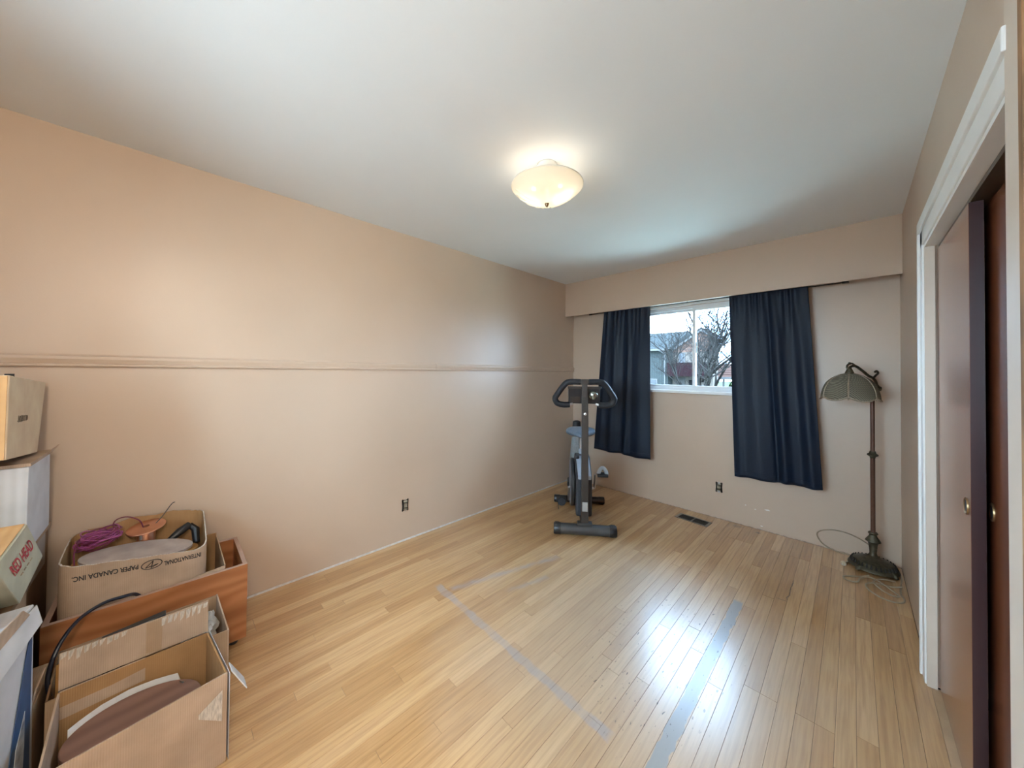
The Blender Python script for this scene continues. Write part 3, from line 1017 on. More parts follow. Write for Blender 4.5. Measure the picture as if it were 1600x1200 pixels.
# cranks and pedals
cz, cyy = 0.27, -0.02
for s, ang in ((-1, 68), (1, 248)):
    dy, dz = 0.155 * math.cos(math.radians(ang)), 0.155 * math.sin(math.radians(ang))
    xo = s * 0.118
    cr = B(MB().tube([(xo, cyy, cz), (xo, cyy + dy, cz + dz)], 0.010, 8), 'crank_arm', M_STEEL, smooth=True)
    B(MB().tube([(s * 0.06, cyy, cz), (xo, cyy, cz)], 0.012, 8), 'axle', M_STEEL, parent=cr, smooth=True)
    x0, x1 = sorted((s * 0.135, s * 0.230))
    pd = B(MB().box(x0, x1, cyy + dy - 0.045, cyy + dy + 0.045, cz + dz - 0.012, cz + dz + 0.014), 'pedal', M_BLACK, bevel=0.006)
    xs = [x0 + 0.01, x1 - 0.01]
    arc = [(xs[0] + (xs[1] - xs[0]) * t, cyy + dy + 0.01, cz + dz + 0.010 + 0.055 * math.sin(math.pi * t) ** 0.6) for t in [i / 10 for i in range(11)]]
    if s < 0:
        B(MB().tube(arc, 0.006, 6, flat=3.2), 'toe_strap', pm('pale strap', (0.42, 0.46, 0.50), rough=0.35), parent=pd, smooth=True)
    else:
        B(MB().lathe([(0.0, 0), (0.036, 0.0), (0.040, 0.006), (0.036, 0.012), (0.0, 0.012)], ((x0 + x1) / 2, cyy + dy + 0.045, cz + dz), 18, 'y'), 'pedal_reflector', M_SHROUD, parent=pd, smooth=True)
        B(MB().tube(smooth_path([(x1 - 0.02, cyy + dy, cz + dz - 0.012), (x1 - 0.015, cyy + dy + 0.02, cz + dz - 0.05), (x1 - 0.02, cyy + dy + 0.025, cz + dz - 0.085)], 5), 0.003, 5), 'loose_strap', M_BLACK, parent=pd)

# ------------------------------------------------------------------ tall upright vacuum in the corner behind the bike
vc = thing('upright_vacuum', 'tall narrow grey and black upright vacuum standing in the corner', 'vacuum cleaner', (0.17, -0.17, 0), math.radians(215))
M_VAC = pm('silver grey plastic', (0.24, 0.25, 0.25), rough=0.4, var=0.15, scale=60)
V = lambda mb, name, mat, **k: mb.build(name, mat, k.pop('parent', vc), world=False, **k)
V(MB().prism([(-0.105, -0.09, 0.004), (0.105, -0.09, 0.004), (0.105, 0.10, 0.004), (0.07, 0.13, 0.004), (-0.07, 0.13, 0.004), (-0.105, 0.10, 0.004)], (0, 0, 0.055)), 'floor_head', M_BLACK, bevel=0.012)
vb = MB()
lv = [(0.055, 0.075, 0.05), (0.12, 0.085, 0.062), (0.30, 0.080, 0.058), (0.46, 0.066, 0.045), (0.58, 0.056, 0.04)]
NS = 18
for z, a_, b_ in lv:
    for k in range(NS):
        t = 2 * math.pi * k / NS
        vb.v.append((math.copysign(abs(math.cos(t)) ** 0.6, math.cos(t)) * a_, -0.02 + math.copysign(abs(math.sin(t)) ** 0.7, math.sin(t)) * b_, z))
for i in range(len(lv) - 1):
    for k in range(NS):
        k2 = (k + 1) % NS
        vb.f.append((i * NS + k, i * NS + k2, (i + 1) * NS + k2, (i + 1) * NS + k))
vb.f += [tuple(reversed(range(NS))), tuple((len(lv) - 1) * NS + k for k in range(NS))]
V(vb, 'bag_housing', M_VAC, smooth=True)
V(MB().lathe([(0.0, 0.581), (0.058, 0.581), (0.058, 0.635), (0.0, 0.635)], (0, -0.02, 0), 20, sy=0.75), 'collar', M_BLACK, smooth=True)
V(MB().lathe([(0.0, 0.636), (0.046, 0.636), (0.050, 0.69), (0.046, 0.755), (0.02, 0.768), (0.0, 0.768)], (0, -0.02, 0), 20, sy=0.75), 'handle_cap', M_BLACK, smooth=True)

# ------------------------------------------------------------------ bridge floor lamp with wicker shade
BX, BY = 2.625, -0.165
M_BRZ = pm('aged bronze', (0.085, 0.075, 0.050), rough=0.45, metal=0.7, var=0.35, scale=45, bump=0.2)
M_BRN = pm('brown lacquered pole', (0.105, 0.048, 0.030), rough=0.32, metal=0.35, var=0.15, scale=30)
lp = thing('floor_lamp', 'antique bronze bridge lamp with scalloped wicker shade beside the closet', 'floor lamp', (BX, BY, 0))
MB().lathe([(0.0, 0.014), (0.118, 0.014), (0.128, 0.020), (0.124, 0.030), (0.108, 0.040), (0.100, 0.058), (0.092, 0.064), (0.060, 0.074), (0.036, 0.086), (0.026, 0.098), (0.0, 0.098)], (BX, BY, 0), 40).build('base', M_BRZ, lp, smooth=True)
for k in range(30):                       # pierced gallery round the base
    a = 2 * math.pi * k / 30
    c, s = math.cos(a), math.sin(a)
    MB().tube([(BX + c * 0.113, BY + s * 0.113, 0.038), (BX + c * 0.104, BY + s * 0.104, 0.064)], [0.0065, 0.0028], 5).build('gallery_tooth', M_DARK, lp)
for k in range(4):
    a = math.radians(45 + 90 * k + 8)
    c, s = math.cos(a), math.sin(a)
    MB().tube([(BX + c * 0.105, BY + s * 0.105, 0.028), (BX + c * 0.128, BY + s * 0.128, 0.018), (BX + c * 0.134, BY + s * 0.134, 0.007)], [0.018, 0.014, 0.007], 8).build('scroll_foot', M_BRZ, lp, smooth=True)
MB().lathe([(0.0, 0.098), (0.022, 0.098), (0.018, 0.115), (0.022, 0.165), (0.026, 0.185), (0.040, 0.196), (0.036, 0.206), (0.022, 0.228), (0.018, 0.240), (0.026, 0.250), (0.022, 0.258), (0.0, 0.258)], (BX, BY, 0), 28).build('vase_stem', M_BRZ, lp, smooth=True)
MB().tube([(BX, BY, 0.258), (BX, BY, 0.775)], 0.0125, 16).build('pole', M_BRN, lp, smooth=True)
MB().lathe([(0.0, 0.772), (0.014, 0.772), (0.016, 0.782), (0.028, 0.790), (0.029, 0.797), (0.018, 0.806), (0.015, 0.820), (0.0, 0.820)], (BX, BY, 0), 24).build('pole_knop', M_BRZ, lp, smooth=True)
MB().tube([(BX, BY, 0.820), (BX, BY, 1.262)], 0.0115, 16).build('pole', M_BRN, lp, smooth=True)
# cast arm reaching over the shade
SX, SY = 2.512, -0.318
d = Vector((SX - BX, SY - BY, 0))
dl = d.length
d.normalize()
P = lambda t, z: (BX + d.x * t, BY + d.y * t, z)
arm = MB().tube(smooth_path([P(-0.0, 1.255), P(-0.028, 1.275), P(-0.030, 1.300), P(-0.005, 1.330), P(0.03, 1.345), P(0.09, 1.385), P(0.14, 1.412), P(dl - 0.01, 1.408), P(dl, 1.385)], 7), 0.0085, 10).build('cast_arm', M_BRZ, lp, smooth=True)
MB().tube(smooth_path([P(-0.005, 1.330), P(-0.03, 1.350), P(-0.048, 1.365), P(-0.036, 1.380), P(-0.022, 1.372)], 6), [0.007] * 25, 8).build('arm_scroll', M_BRZ, arm, smooth=True)
MB().tube(smooth_path([P(-0.03, 1.29), P(-0.052, 1.268), P(-0.068, 1.262), P(-0.062, 1.246), P(-0.048, 1.250)], 6), [0.008] * 25, 8).build('arm_scroll', M_BRZ, arm, smooth=True)
MB().tube(smooth_path([P(dl - 0.05, 1.412), P(dl - 0.02, 1.430), P(dl + 0.012, 1.422), P(dl + 0.02, 1.400), P(dl + 0.004, 1.392)], 6), 0.0065, 8).build('arm_scroll', M_BRZ, arm, smooth=True)
MB().lathe([(0.0, 1.352), (0.020, 1.352), (0.024, 1.366), (0.016, 1.386), (0.010, 1.400), (0.0, 1.402)], (SX, SY, 0), 18).build('shade_cap', M_BRZ, lp, smooth=True)
MB().lathe([(0.0, 1.425), (0.006, 1.420), (0.009, 1.428), (0.006, 1.438), (0.0, 1.441)], (SX + 0.0, SY + 0.0, 0), 12).build('finial', M_BRZ, lp, smooth=True)
MB().lathe([(0.0, 1.27), (0.016, 1.27), (0.018, 1.30), (0.014, 1.352), (0.0, 1.352)], (SX, SY, 0), 16).build('bulb_socket', M_BLACK, lp, smooth=True)


def wicker():
    m, n, l, b = nt('woven wicker')
    tc = n.new('ShaderNodeTexCoord')
    w1 = n.new('ShaderNodeTexWave')
    w1.bands_direction = 'Z'
    w1.inputs['Scale'].default_value = 50
    w1.inputs['Distortion'].default_value = 1.2
    w2_ = n.new('ShaderNodeTexWave')
    w2_.bands_direction = 'DIAGONAL'
    w2_.inputs['Scale'].default_value = 40
    w2_.inputs['Distortion'].default_value = 1.0
    mu = n.new('ShaderNodeMath')
    mu.operation = 'MULTIPLY'
    l.new(tc.outputs['Object'], w1.inputs['Vector'])
    l.new(tc.outputs['Object'], w2_.inputs['Vector'])
    l.new(w1.outputs['Fac'], mu.inputs[0])
    l.new(w2_.outputs['Fac'], mu.inputs[1])
    rp = n.new('ShaderNodeValToRGB')
    rp.color_ramp.elements[0].color = (0.15, 0.13, 0.09, 1)
    rp.color_ramp.elements[1].color = (0.56, 0.50, 0.37, 1)
    l.new(mu.outputs[0], rp.inputs['Fac'])
    l.new(rp.outputs['Color'], b.inputs['Base Color'])
    b.inputs['Roughness'].default_value = 0.7
    bp = n.new('ShaderNodeBump')
    bp.inputs['Strength'].default_value = 0.5
    bp.inputs['Distance'].default_value = 0.003
    l.new(mu.outputs[0], bp.inputs['Height'])
    l.new(bp.outputs['Normal'], b.inputs['Normal'])
    tl = n.new('ShaderNodeBsdfTranslucent')
    l.new(rp.outputs['Color'], tl.inputs['Color'])
    mx = n.new('ShaderNodeMixShader')
    mx.inputs[0].default_value = 0.4
    l.new(b.outputs[0], mx.inputs[1])
    l.new(tl.outputs[0], mx.inputs[2])
    l.new(mx.outputs[0], n['Material Output'].inputs['Surface'])
    return m


M_WICK = wicker()
M_RIB = pm('braided cane rib', (0.30, 0.24, 0.17), rough=0.7, var=0.3, scale=120, bump=0.3)
NP = 6
A0 = math.radians(28)


def shade_pt(a, t, lobes=True):
    """a: angle, t: 0 at the crown, 1 at the hem; hem hangs lower in mid-panel"""
    fr = ((a - A0) / (2 * math.pi / NP)) % 1.0
    lob = math.sin(math.pi * fr)
    r = 0.146 * math.sin(t * math.pi / 2) ** 0.85 * (1 + 0.035 * lob * t)
    z = 1.362 - 0.158 * (1 - math.cos(t * math.pi / 2)) ** 0.92 - (0.026 * lob ** 0.8 * max(0, t - 0.6) / 0.4)
    return (SX + math.cos(a) * r, SY + math.sin(a) * r, z)


shade_parent = lp
for k in range(NP):
    b = MB()
    NA, NT = 12, 14
    for j in range(NT + 1):
        for i in range(NA + 1):
            a = A0 + (k + 0.001 + 0.998 * i / NA) * 2 * math.pi / NP
            b.v.append(shade_pt(a, 0.08 + 0.92 * j / NT))
    for j in range(NT):
        for i in range(NA):
            o = j * (NA + 1) + i
            b.f.append((o, o + 1, o + NA + 2, o + NA + 1))
    pn = b.build('wicker_panel', M_WICK, lp, smooth=True)
    md = pn.modifiers.new('thick', 'SOLIDIFY')
    md.thickness = 0.002
    MB().tube([shade_pt(A0 + (k + 0.001) * 2 * math.pi / NP, 0.08 + 0.92 * j / NT) for j in range(NT + 1)], 0.0045, 6).build('shade_rib', M_RIB, lp, smooth=True)
    MB().tube([shade_pt(A0 + (k + 0.001 + 0.998 * i / NA) * 2 * math.pi / NP, 1.0) for i in range(NA + 1)], 0.0058, 6).build('shade_hem', M_RIB, lp, smooth=True)
    q = Vector(shade_pt(A0 + (k + 0.001) * 2 * math.pi / NP, 1.0))
    MB().lathe([(0, -0.022), (0.005, -0.018), (0.006, -0.006), (0.004, 0.004), (0, 0.005)], q, 8).build('hem_bead', M_RIB, lp, smooth=True)
# cord and plug
M_CORD = pm('old tan cord', (0.34, 0.27, 0.185), rough=0.6, var=0.15)
cord = thing('lamp_cord', 'tan lamp cord looping up the wall and tangled at the lamp foot', 'cord', (2.66, -0.33, 0))
cz_ = 0.0045
MB().tube(smooth_path([(2.66, -0.055, 0.02), (2.62, -0.018, 0.10), (2.52, -0.010, 0.15), (2.42, -0.010, 0.155), (2.345, -0.012, 0.125), (2.325, -0.014, 0.085), (2.36, -0.02, 0.03), (2.44, -0.03, cz_), (2.56, -0.035, cz_), (2.68, -0.03, cz_),
                       (2.742, -0.08, cz_), (2.752, -0.20, cz_), (2.742, -0.33, cz_), (2.735, -0.44, cz_), (2.745, -0.52, cz_), (2.72, -0.572, cz_), (2.66, -0.585, cz_), (2.60, -0.53, cz_), (2.585, -0.45, cz_), (2.63, -0.39, cz_),
                       (2.70, -0.375, cz_), (2.748, -0.35, cz_ + 0.008)], 8), 0.0046, 6).build('cord_loop', M_CORD, cord, smooth=True)
MB().tube(smooth_path([(2.60, -0.30, cz_), (2.56, -0.36, cz_), (2.515, -0.40, cz_), (2.48, -0.44, cz_), (2.50, -0.48, cz_), (2.545, -0.46, cz_), (2.56, -0.40, cz_ + 0.007), (2.60, -0.345, cz_ + 0.007), (2.65, -0.37, cz_ + 0.007), (2.70, -0.43, cz_), (2.725, -0.485, cz_), (2.69, -0.50, cz_), (2.65, -0.46, cz_), (2.62, -0.40, cz_ + 0.008), (2.655, -0.325, cz_ + 0.008), (2.72, -0.28, cz_)], 8), 0.0046, 6).build('cord_tangle', M_CORD, cord, smooth=True)
plug = MB().lathe([(0, 0), (0.014, 0.0), (0.017, 0.006), (0.013, 0.022), (0.006, 0.03), (0, 0.031)], (2.478, -0.262, 0.018), 14, 'y').build('plug', pm('ivory plug', (0.55, 0.45, 0.30), rough=0.45), cord, smooth=True)
for s in (-1, 1):
    MB().box(2.478 + s * 0.006 - 0.001, 2.478 + s * 0.006 + 0.001, -0.278, -0.262, 0.014, 0.021).build('prong', M_STEEL, plug)
MB().tube(smooth_path([(2.478, -0.232, 0.018), (2.49, -0.20, 0.008), (2.53, -0.10, cz_), (2.60, -0.035, cz_)], 6), 0.0046, 6).build('plug_lead', M_CORD, cord, smooth=True)

# ------------------------------------------------------------------ outside: street, neighbour's house, carport, tree
GZ = -0.55
M_GRASS = pm('lawn', (0.026, 0.042, 0.011), rough=0.9, var=0.5, scale=3)
g = MB()
g.box(-60, 60, 9.0, 90, GZ - 0.2, GZ)
S(MB().box(-60, 60, 0.3, 9.0, GZ - 0.2, GZ).build('ground_bounce', pm('pale green bounce ground', (0.50, 0.56, 0.45), rough=0.9, var=0.12, scale=2)), 'pale green bounce ground added below the window to light the ceiling', 'ground')  # unseen reflector strip, added to bounce greenish light onto the ceiling
S(g.build('ground_street_side', M_GRASS), 'green lawn outside the window', 'lawn')
S(MB().box(-60, 60, -60, YF - 0.4, GZ - 0.2, GZ).build('ground_garden_side', pm('pale paving', (0.42, 0.40, 0.37), rough=0.9, var=0.15)), 'pale paving behind the camera', 'ground')
S(MB().box(W + 0.8, 60, YF - 0.4, 0.3, GZ - 0.2, GZ).build('ground_hall_side', pm('pale paving', (0.42, 0.40, 0.37))), 'pale paving beside the room', 'ground')

M_SIDE = wave_mat('grey green siding', (0.0301, 0.0351, 0.0332), (0.0362, 0.0412, 0.0392), 1.6, rough=0.7, direction='X', dist=0.2, bump=0.3)
M_ROOF = pm('grey green shingles', (0.020, 0.024, 0.024), rough=0.85, var=0.2, scale=4)
M_PINK = pm('salmon shingle siding', (0.1255, 0.0722, 0.0535), rough=0.8, var=0.1, scale=3)
M_STUC = pm('white stucco', (0.1035, 0.0867, 0.0722), rough=0.8, var=0.05, scale=3)
M_FASC = pm('white fascia', (0.0954, 0.0929, 0.0905), rough=0.6, var=0.03)
M_PLUM = pm('plum brown balcony boards', (0.0138, 0.0057, 0.0069), rough=0.7, var=0.25, scale=5, stretch=(3, 1, 1))
M_GLS = pm('dark house glass', (0.0151, 0.0181, 0.0201), rough=0.15, var=0.2, scale=1)
M_DOORW = pm('pale entry door', (0.0703, 0.0653, 0.0602), rough=0.6)
M_SHAD = pm('dark doorway', (0.0061, 0.0055, 0.0061), rough=0.9)

for m_ in (M_SIDE, M_ROOF, M_PINK, M_STUC, M_FASC, M_PLUM, M_DOORW, M_SHAD, M_GRASS):
    m_.node_tree.nodes['Principled BSDF'].inputs['Specular IOR Level'].default_value = 0.04

hs = thing('neighbour_house', 'two-storey grey green house with a white gable and plum balcony across the street', 'house', (-8.5, 27, GZ))
MB().box(-20, -8.15, 25, 34, GZ, 3.30).build('side_wing', M_SIDE, hs)
MB().prism([(-20.5, 24.6, 3.25), (-20.5, 29.5, 5.15), (-20.5, 34.4, 3.25)], (12.55, 0, 0)).build('main_roof', M_ROOF, hs)
MB().box(-20.5, -8.0, 24.5, 24.62, 3.16, 3.34).build('gutter', M_FASC, hs)
MB().tube(smooth_path([(-8.75, 24.55, 3.2), (-8.55, 24.72, 3.05), (-8.38, 24.88, 2.85), (-8.36, 24.90, 2.5), (-8.36, 24.90, GZ + 0.1)], 5), 0.055, 8).build('downspout', M_FASC, hs, smooth=True)
# gable block, white below and shingled above
MB().box(-8.149, -5.15, 26.0, 27.4, GZ, 3.05).build('gable_wall', M_STUC, hs)
GP = [(-8.25, 3.05), (-5.15, 3.05), (-5.15, 4.16), (-5.93, 4.72)]
MB().prism([(x, 26.0, z) for x, z in GP], (0, 1.4, 0)).build('gable_end', M_PINK, hs)
for i in range(1, 7):
    z = 3.05 + i * 0.235
    hw_ = 2.2 * (1 - (z - 3.05) / 1.67)
    MB().box(-5.93 - hw_, min(-5.15, -5.93 + hw_), 25.965, 26.0, z - 0.012, z + 0.012).build('shingle_course', M_FASC if i % 2 else M_PINK, hs)
for s in (-1, 1):
    a, b_ = Vector((-5.93, 25.75, 4.86)), Vector((-5.93 + s * (2.65 if s < 0 else 0.90), 25.75, 2.98 if s < 0 else 4.22))
    MB().prism([a, b_, b_ + Vector((0, 0, -0.17)), a + Vector((0, 0, -0.20))], (0, 0.12, 0)).build('bargeboard', M_FASC, hs)
    MB().prism([a + Vector((0, 0, 0.02)), b_ + Vector((0, 0, 0.02)), b_ + Vector((0, 0, 0.10)), a + Vector((0, 0, 0.10))], (0, 1.8, 0)).build('gable_roof', M_ROOF, hs)
# upstairs window and balcony
w_ = MB().box(-7.66, -7.16, 25.95, 26.0, 2.10, 3.02).build('window', M_FASC, hs)
MB().box(-7.60, -7.30, 25.93, 25.95, 2.14, 2.96).build('pane', M_GLS, w_)
for x in (-7.98, -7.82):
    MB().box(x - 0.04, x + 0.04, 25.90, 26.0, 2.12, 2.42).build('wall_lantern', M_SHAD, hs)
bal = MB().box(-8.149, -5.15, 24.85, 25.99, 1.10, 1.22).build('balcony', M_PLUM, hs)
for i in range(14):
    x = -8.149 + i * 0.2142
    MB().box(x, x + 0.207, 24.80, 24.85, 1.10, 2.12).build('balcony_board', M_PLUM, bal)
MB().box(-8.16, -5.14, 24.76, 24.88, 2.12, 2.17).build('balcony_rail', M_PLUM, bal)
MB().box(-7.74, -7.16, 25.94, 26.0, GZ, 1.0).build('entry_door', M_DOORW, hs)
MB().box(-6.86, -6.42, 25.94, 26.0, GZ, 0.80).build('doorway', M_SHAD, hs)
lw = MB().box(-9.95, -8.98, 24.93, 25.0, 0.10, 0.86).build('window', M_FASC, hs)
MB().box(-9.88, -9.06, 24.91, 24.93, 0.17, 0.79).build('pane', M_GLS, lw)

cp = thing('carport', 'low carport with a salmon shingled roof right of the house', 'carport', (-4.6, 32, GZ))
M_SALM = pm('salmon roof shingles', (0.046, 0.025, 0.019), rough=0.85, var=0.1, scale=3)
M_SALM.node_tree.nodes['Principled BSDF'].inputs['Specular IOR Level'].default_value = 0.04
MB().quadbox([(-6.6, 30.6, 0.90), (2.0, 30.6, 0.90), (2.0, 34.0, 2.18), (-6.6, 34.0, 2.18), (-6.6, 30.6, 1.02), (2.0, 30.6, 1.02), (2.0, 34.0, 2.30), (-6.6, 34.0, 2.30)]).build('roof_slab', M_SALM, cp)
for i in range(1, 6):
    t = i / 6
    y_, z_ = 30.6 + 3.4 * t, 1.02 + 1.28 * t
    MB().box(-6.6, 2.0, y_ - 0.02, y_ + 0.03, z_, z_ + 0.025).build('shingle_course', M_SALM, cp)
MB().box(-6.62, 2.02, 30.5, 30.6, 0.82, 1.04).build('fascia', M_FASC, cp)
for x in (-6.4, -5.55, -3.9, -2.0, 0.2):
    MB().box(x - 0.07, x + 0.07, 30.75, 30.9, GZ, 0.86).build('post', M_FASC, cp)
M_LEAF = pm('dark hedge leaves', (0.018, 0.032, 0.01), rough=0.8, var=0.6, scale=8)


def leafy(name, label, c, rad, n, mat, seed, cat='bush', group=None):
    rg = random.Random(seed)
    b = MB()
    for i in range(n):
        th, ph_ = rg.uniform(0, 6.283), math.acos(rg.uniform(-1, 1))
        rr_ = rg.uniform(0.55, 1.0)
        p = Vector((c[0] + rad[0] * rr_ * math.sin(ph_) * math.cos(th), c[1] + rad[1] * rr_ * math.sin(ph_) * math.sin(th), c[2] + rad[2] * rr_ * math.cos(ph_)))
        a = Vector((rg.uniform(-1, 1), rg.uniform(-1, 1), rg.uniform(-1, 1))).normalized()
        d_ = a.cross(Vector((rg.uniform(-1, 1), rg.uniform(-1, 1), rg.uniform(-1, 1)))).normalized()
        L = rg.uniform(0.07, 0.14)
        o = len(b.v)
        b.v += [tuple(p - a * L), tuple(p + d_ * L * 0.4), tuple(p + a * L), tuple(p - d_ * L * 0.4)]
        b.f.append((o, o + 1, o + 2, o + 3))
    t = thing(name, label, cat, (c[0], c[1], GZ), group=group)
    lf = b.build('foliage', mat, t)
    tag(lf, kind='stuff')
    for k in range(5):
        a = k * 1.257
        MB().tube([(c[0], c[1], GZ), (c[0] + rad[0] * 0.4 * math.cos(a), c[1] + rad[1] * 0.4 * math.sin(a), c[2] + rad[2] * 0.3)], [0.05, 0.02], 6).build('stem', M_BARK, t)
    return t


M_BARK = pm('grey bark', (0.011, 0.0095, 0.0085), rough=0.9, var=0.4, scale=6, bump=0.4)
M_TWIG = pm('pale bare twigs', (0.024, 0.022, 0.021), rough=0.9, var=0.3, scale=4)
for m_ in (M_BARK, M_TWIG, M_LEAF):
    m_.node_tree.nodes['Principled BSDF'].inputs['Specular IOR Level'].default_value = 0.04
leafy('garden_bush', 'green bush under the carport roof at the right', (-5.1, 34.5, 0.1), (0.9, 0.7, 0.7), 1500, M_LEAF, 4)

tr = thing('bare_tree', 'bare many-stemmed tree in front of the house and carport', 'tree', (-1.75, 11.0, GZ))
twigs = MB()
rgt = random.Random(11)


def grow(p, dirv, L, r, depth, out):
    """branch as a bent tube; side shoots thinner and shorter"""
    n = 5 if depth < 2 else 3
    pts, rs = [Vector(p)], [r]
    d_ = Vector(dirv).normalized()
    for i in range(n):
        d_ = (d_ + Vector((rgt.uniform(-1, 1), rgt.uniform(-1, 1), rgt.uniform(-0.5, 0.9))) * (0.16 + 0.05 * depth)).normalized()
        pts.append(pts[-1] + d_ * (L / n))
        rs.append(r * (1 - 0.6 * (i + 1) / n))
    out.tube(pts, rs, 8 if depth == 0 else (5 if depth == 1 else 3), cap=(depth < 2))
    if depth >= 4:
        return
    k = [8, 7, 5, 4][depth]
    for j in range(k):
        t = 0.3 + 0.68 * (j + rgt.random() * 0.6) / k
        i = min(n - 1, int(t * n))
        q = pts[i].lerp(pts[i + 1], t * n - i)
        side = Vector((rgt.uniform(-1, 1), rgt.uniform(-1, 1), rgt.uniform(-0.15, 1.0))).normalized()
        nd = (d_ * 0.55 + side * 0.9).normalized()
        grow(q, nd, L * rgt.uniform(0.42, 0.62), max(0.004, r * 0.42), depth + 1, twigs if depth >= 0 else out)


stems = [((-1.75, 11.0, GZ), (0.02, 0.1, 1), 3.3, 0.085), ((-1.68, 11.05, GZ), (0.14, 0.0, 1), 3.6, 0.075), ((-1.80, 10.95, GZ), (-0.22, 0.1, 1), 3.2, 0.07),
         ((-1.72, 11.1, GZ), (0.30, 0.2, 1), 3.4, 0.065), ((-1.62, 10.9, 1.1), (0.95, -0.05, 0.80), 2.4, 0.06), ((-1.66, 11.1, 1.0), (0.45, 0.3, 1), 2.6, 0.05)]
for p, d_, L, r in stems:
    b = MB()
    grow(p, d_, L, r, 0, b)
    b.build('trunk_stem', M_BARK, tr, smooth=True)
tag(twigs.build('twigs', M_TWIG, tr), kind='stuff')
leafy('hedge', 'dark hedge behind the carport', (2.0, 44, 0.6), (9, 1.5, 1.6), 2500, M_LEAF, 9)
# ------------------------------------------------------------------ the clutter by the left wall
def card(name, c1, c2, scale=26, direction='Y'):
    return wave_mat(name, c1, c2, scale, rough=0.8, direction=direction, dist=0.35, bump=0.12, spec=0.2, dscale=0.5)


M_CARD = card('tan corrugated card', (0.36, 0.245, 0.155), (0.39, 0.27, 0.172), 60)
M_CARD2 = card('pale worn corrugated card', (0.415, 0.305, 0.220), (0.455, 0.34, 0.25), 60)
M_INNER = card('brown card inside', (0.365, 0.21, 0.095), (0.39, 0.228, 0.105), 60)
M_BEIGE = card('cream carton', (0.62, 0.48, 0.32), (0.65, 0.51, 0.345), 30)
M_ORNG = card('orange tan carton side', (0.47, 0.25, 0.10), (0.52, 0.29, 0.125), 14)
M_WCARD = card('white carton', (0.56, 0.57, 0.58), (0.62, 0.63, 0.645), 12)
M_GCARD = card('greenish cream carton', (0.47, 0.47, 0.36), (0.52, 0.52, 0.40), 12)
M_BRCARD = card('dark tan carton', (0.20, 0.115, 0.060), (0.26, 0.155, 0.085), 12)
M_TORN = pm('torn white paper edge', (0.50, 0.45, 0.39), rough=0.9, var=0.3, scale=50, stretch=(1, 5, 1))
M_INK = pm('black printing ink', (0.025, 0.024, 0.026), rough=0.7)
M_REDINK = pm('red printing ink', (0.50, 0.035, 0.060), rough=0.7)
M_STAMP = pm('faded stamp ink', (0.34, 0.26, 0.18), rough=0.8, var=0.4, scale=90)
M_BLUE = pm('blue printed panel', (0.030, 0.085, 0.20), rough=0.5, var=0.15, scale=12)
M_SILV = pm('pale printed picture', (0.45, 0.50, 0.56), rough=0.5, var=0.5, scale=25)
M_CHERRY = wave_mat('orange brown wood', (0.32, 0.120, 0.044), (0.42, 0.175, 0.070), 5.0, rough=0.42, direction='Z', dist=9, bump=0.03, stretch=(1, 0.30, 1), dscale=1.0, spec=0.4)
M_CUT = pm('pale cut wood edge', (0.44, 0.29, 0.22), rough=0.6, var=0.1)

# wooden drawer box on the floor
dr = thing('wooden_drawer_box', 'orange brown wooden drawer box on the floor holding the printed carton', 'wooden box', (0.21, -3.66, 0))
X0, X1, Y0, Y1, Z0, Z1 = 0.02, 0.402, -3.968, -3.356, 0.030, 0.386
T = 0.017
MB().box(X1 - T, X1, Y0, Y1, Z0, Z1).build('front_board', M_CHERRY, dr)
MB().box(X0, X0 + T, Y0, Y1, Z0, Z1).build('back_board', M_CHERRY, dr)
MB().box(X0 + T, X1 - T, Y1 - T, Y1, Z0, Z1).build('side_board', M_CHERRY, dr)
MB().box(X0 + T, X1 - T, Y0, Y0 + T, Z0, Z1).build('side_board', M_CHERRY, dr)
MB().box(X0 + T, X1 - T, Y0 + T, Y1 - T, Z0, Z0 + 0.012).build('bottom_board', M_CHERRY, dr)
for a in ((X1 - T, X1, Y0, Y1), (X0, X0 + T, Y0, Y1), (X0 + T, X1 - T, Y1 - T, Y1), (X0 + T, X1 - T, Y0, Y0 + T)):
    MB().box(a[0], a[1], a[2], a[3], Z1 + 0.0002, Z1 + 0.0015).build('rim_edge', M_CUT, dr)
for x, y in ((X0 + 0.05, Y0 + 0.05), (X1 - 0.04, Y0 + 0.05), (X0 + 0.05, Y1 - 0.05), (X1 - 0.04, Y1 - 0.045)):
    MB().lathe([(0, 0.0005), (0.016, 0.0005), (0.019, 0.006), (0.019, 0.024), (0.012, 0.0298), (0, 0.0298)], (x, y, 0), 14).build('castor_foot', M_BLACK, dr, smooth=True)

# printed paper carton with rounded corners standing in the drawer box
ip = thing('printed_carton', 'round-cornered tan carton with upside-down print, standing in the wooden box', 'cardboard box', (0.22, -3.73, 0.045))


def rim_outline(x0, x1, y0, y1, r, n=10):
    pts = []
    for cx_, cy_, a0 in ((x1 - r, y1 - r, 0), (x0 + r, y1 - r, 90), (x0 + r, y0 + r, 180), (x1 - r, y0 + r, 270)):
        for k in range(n + 1):
            a = math.radians(a0 + 90 * k / n)
            pts.append((cx_ + r * math.cos(a), cy_ + r * math.sin(a)))
    # add points along the straight sides
    out = []
    for i, p in enumerate(pts):
        q = pts[(i + 1) % len(pts)]
        d_ = math.hypot(q[0] - p[0], q[1] - p[1])
        m_ = max(1, int(d_ / 0.02))
        for k in range(m_):
            out.append((p[0] + (q[0] - p[0]) * k / m_, p[1] + (q[1] - p[1]) * k / m_))
    return out


IX0, IX1, IY0, IY1 = 0.050, 0.364, -3.942, -3.505
ol = rim_outline(IX0, IX1, IY0, IY1, 0.050)
rgr = random.Random(5)


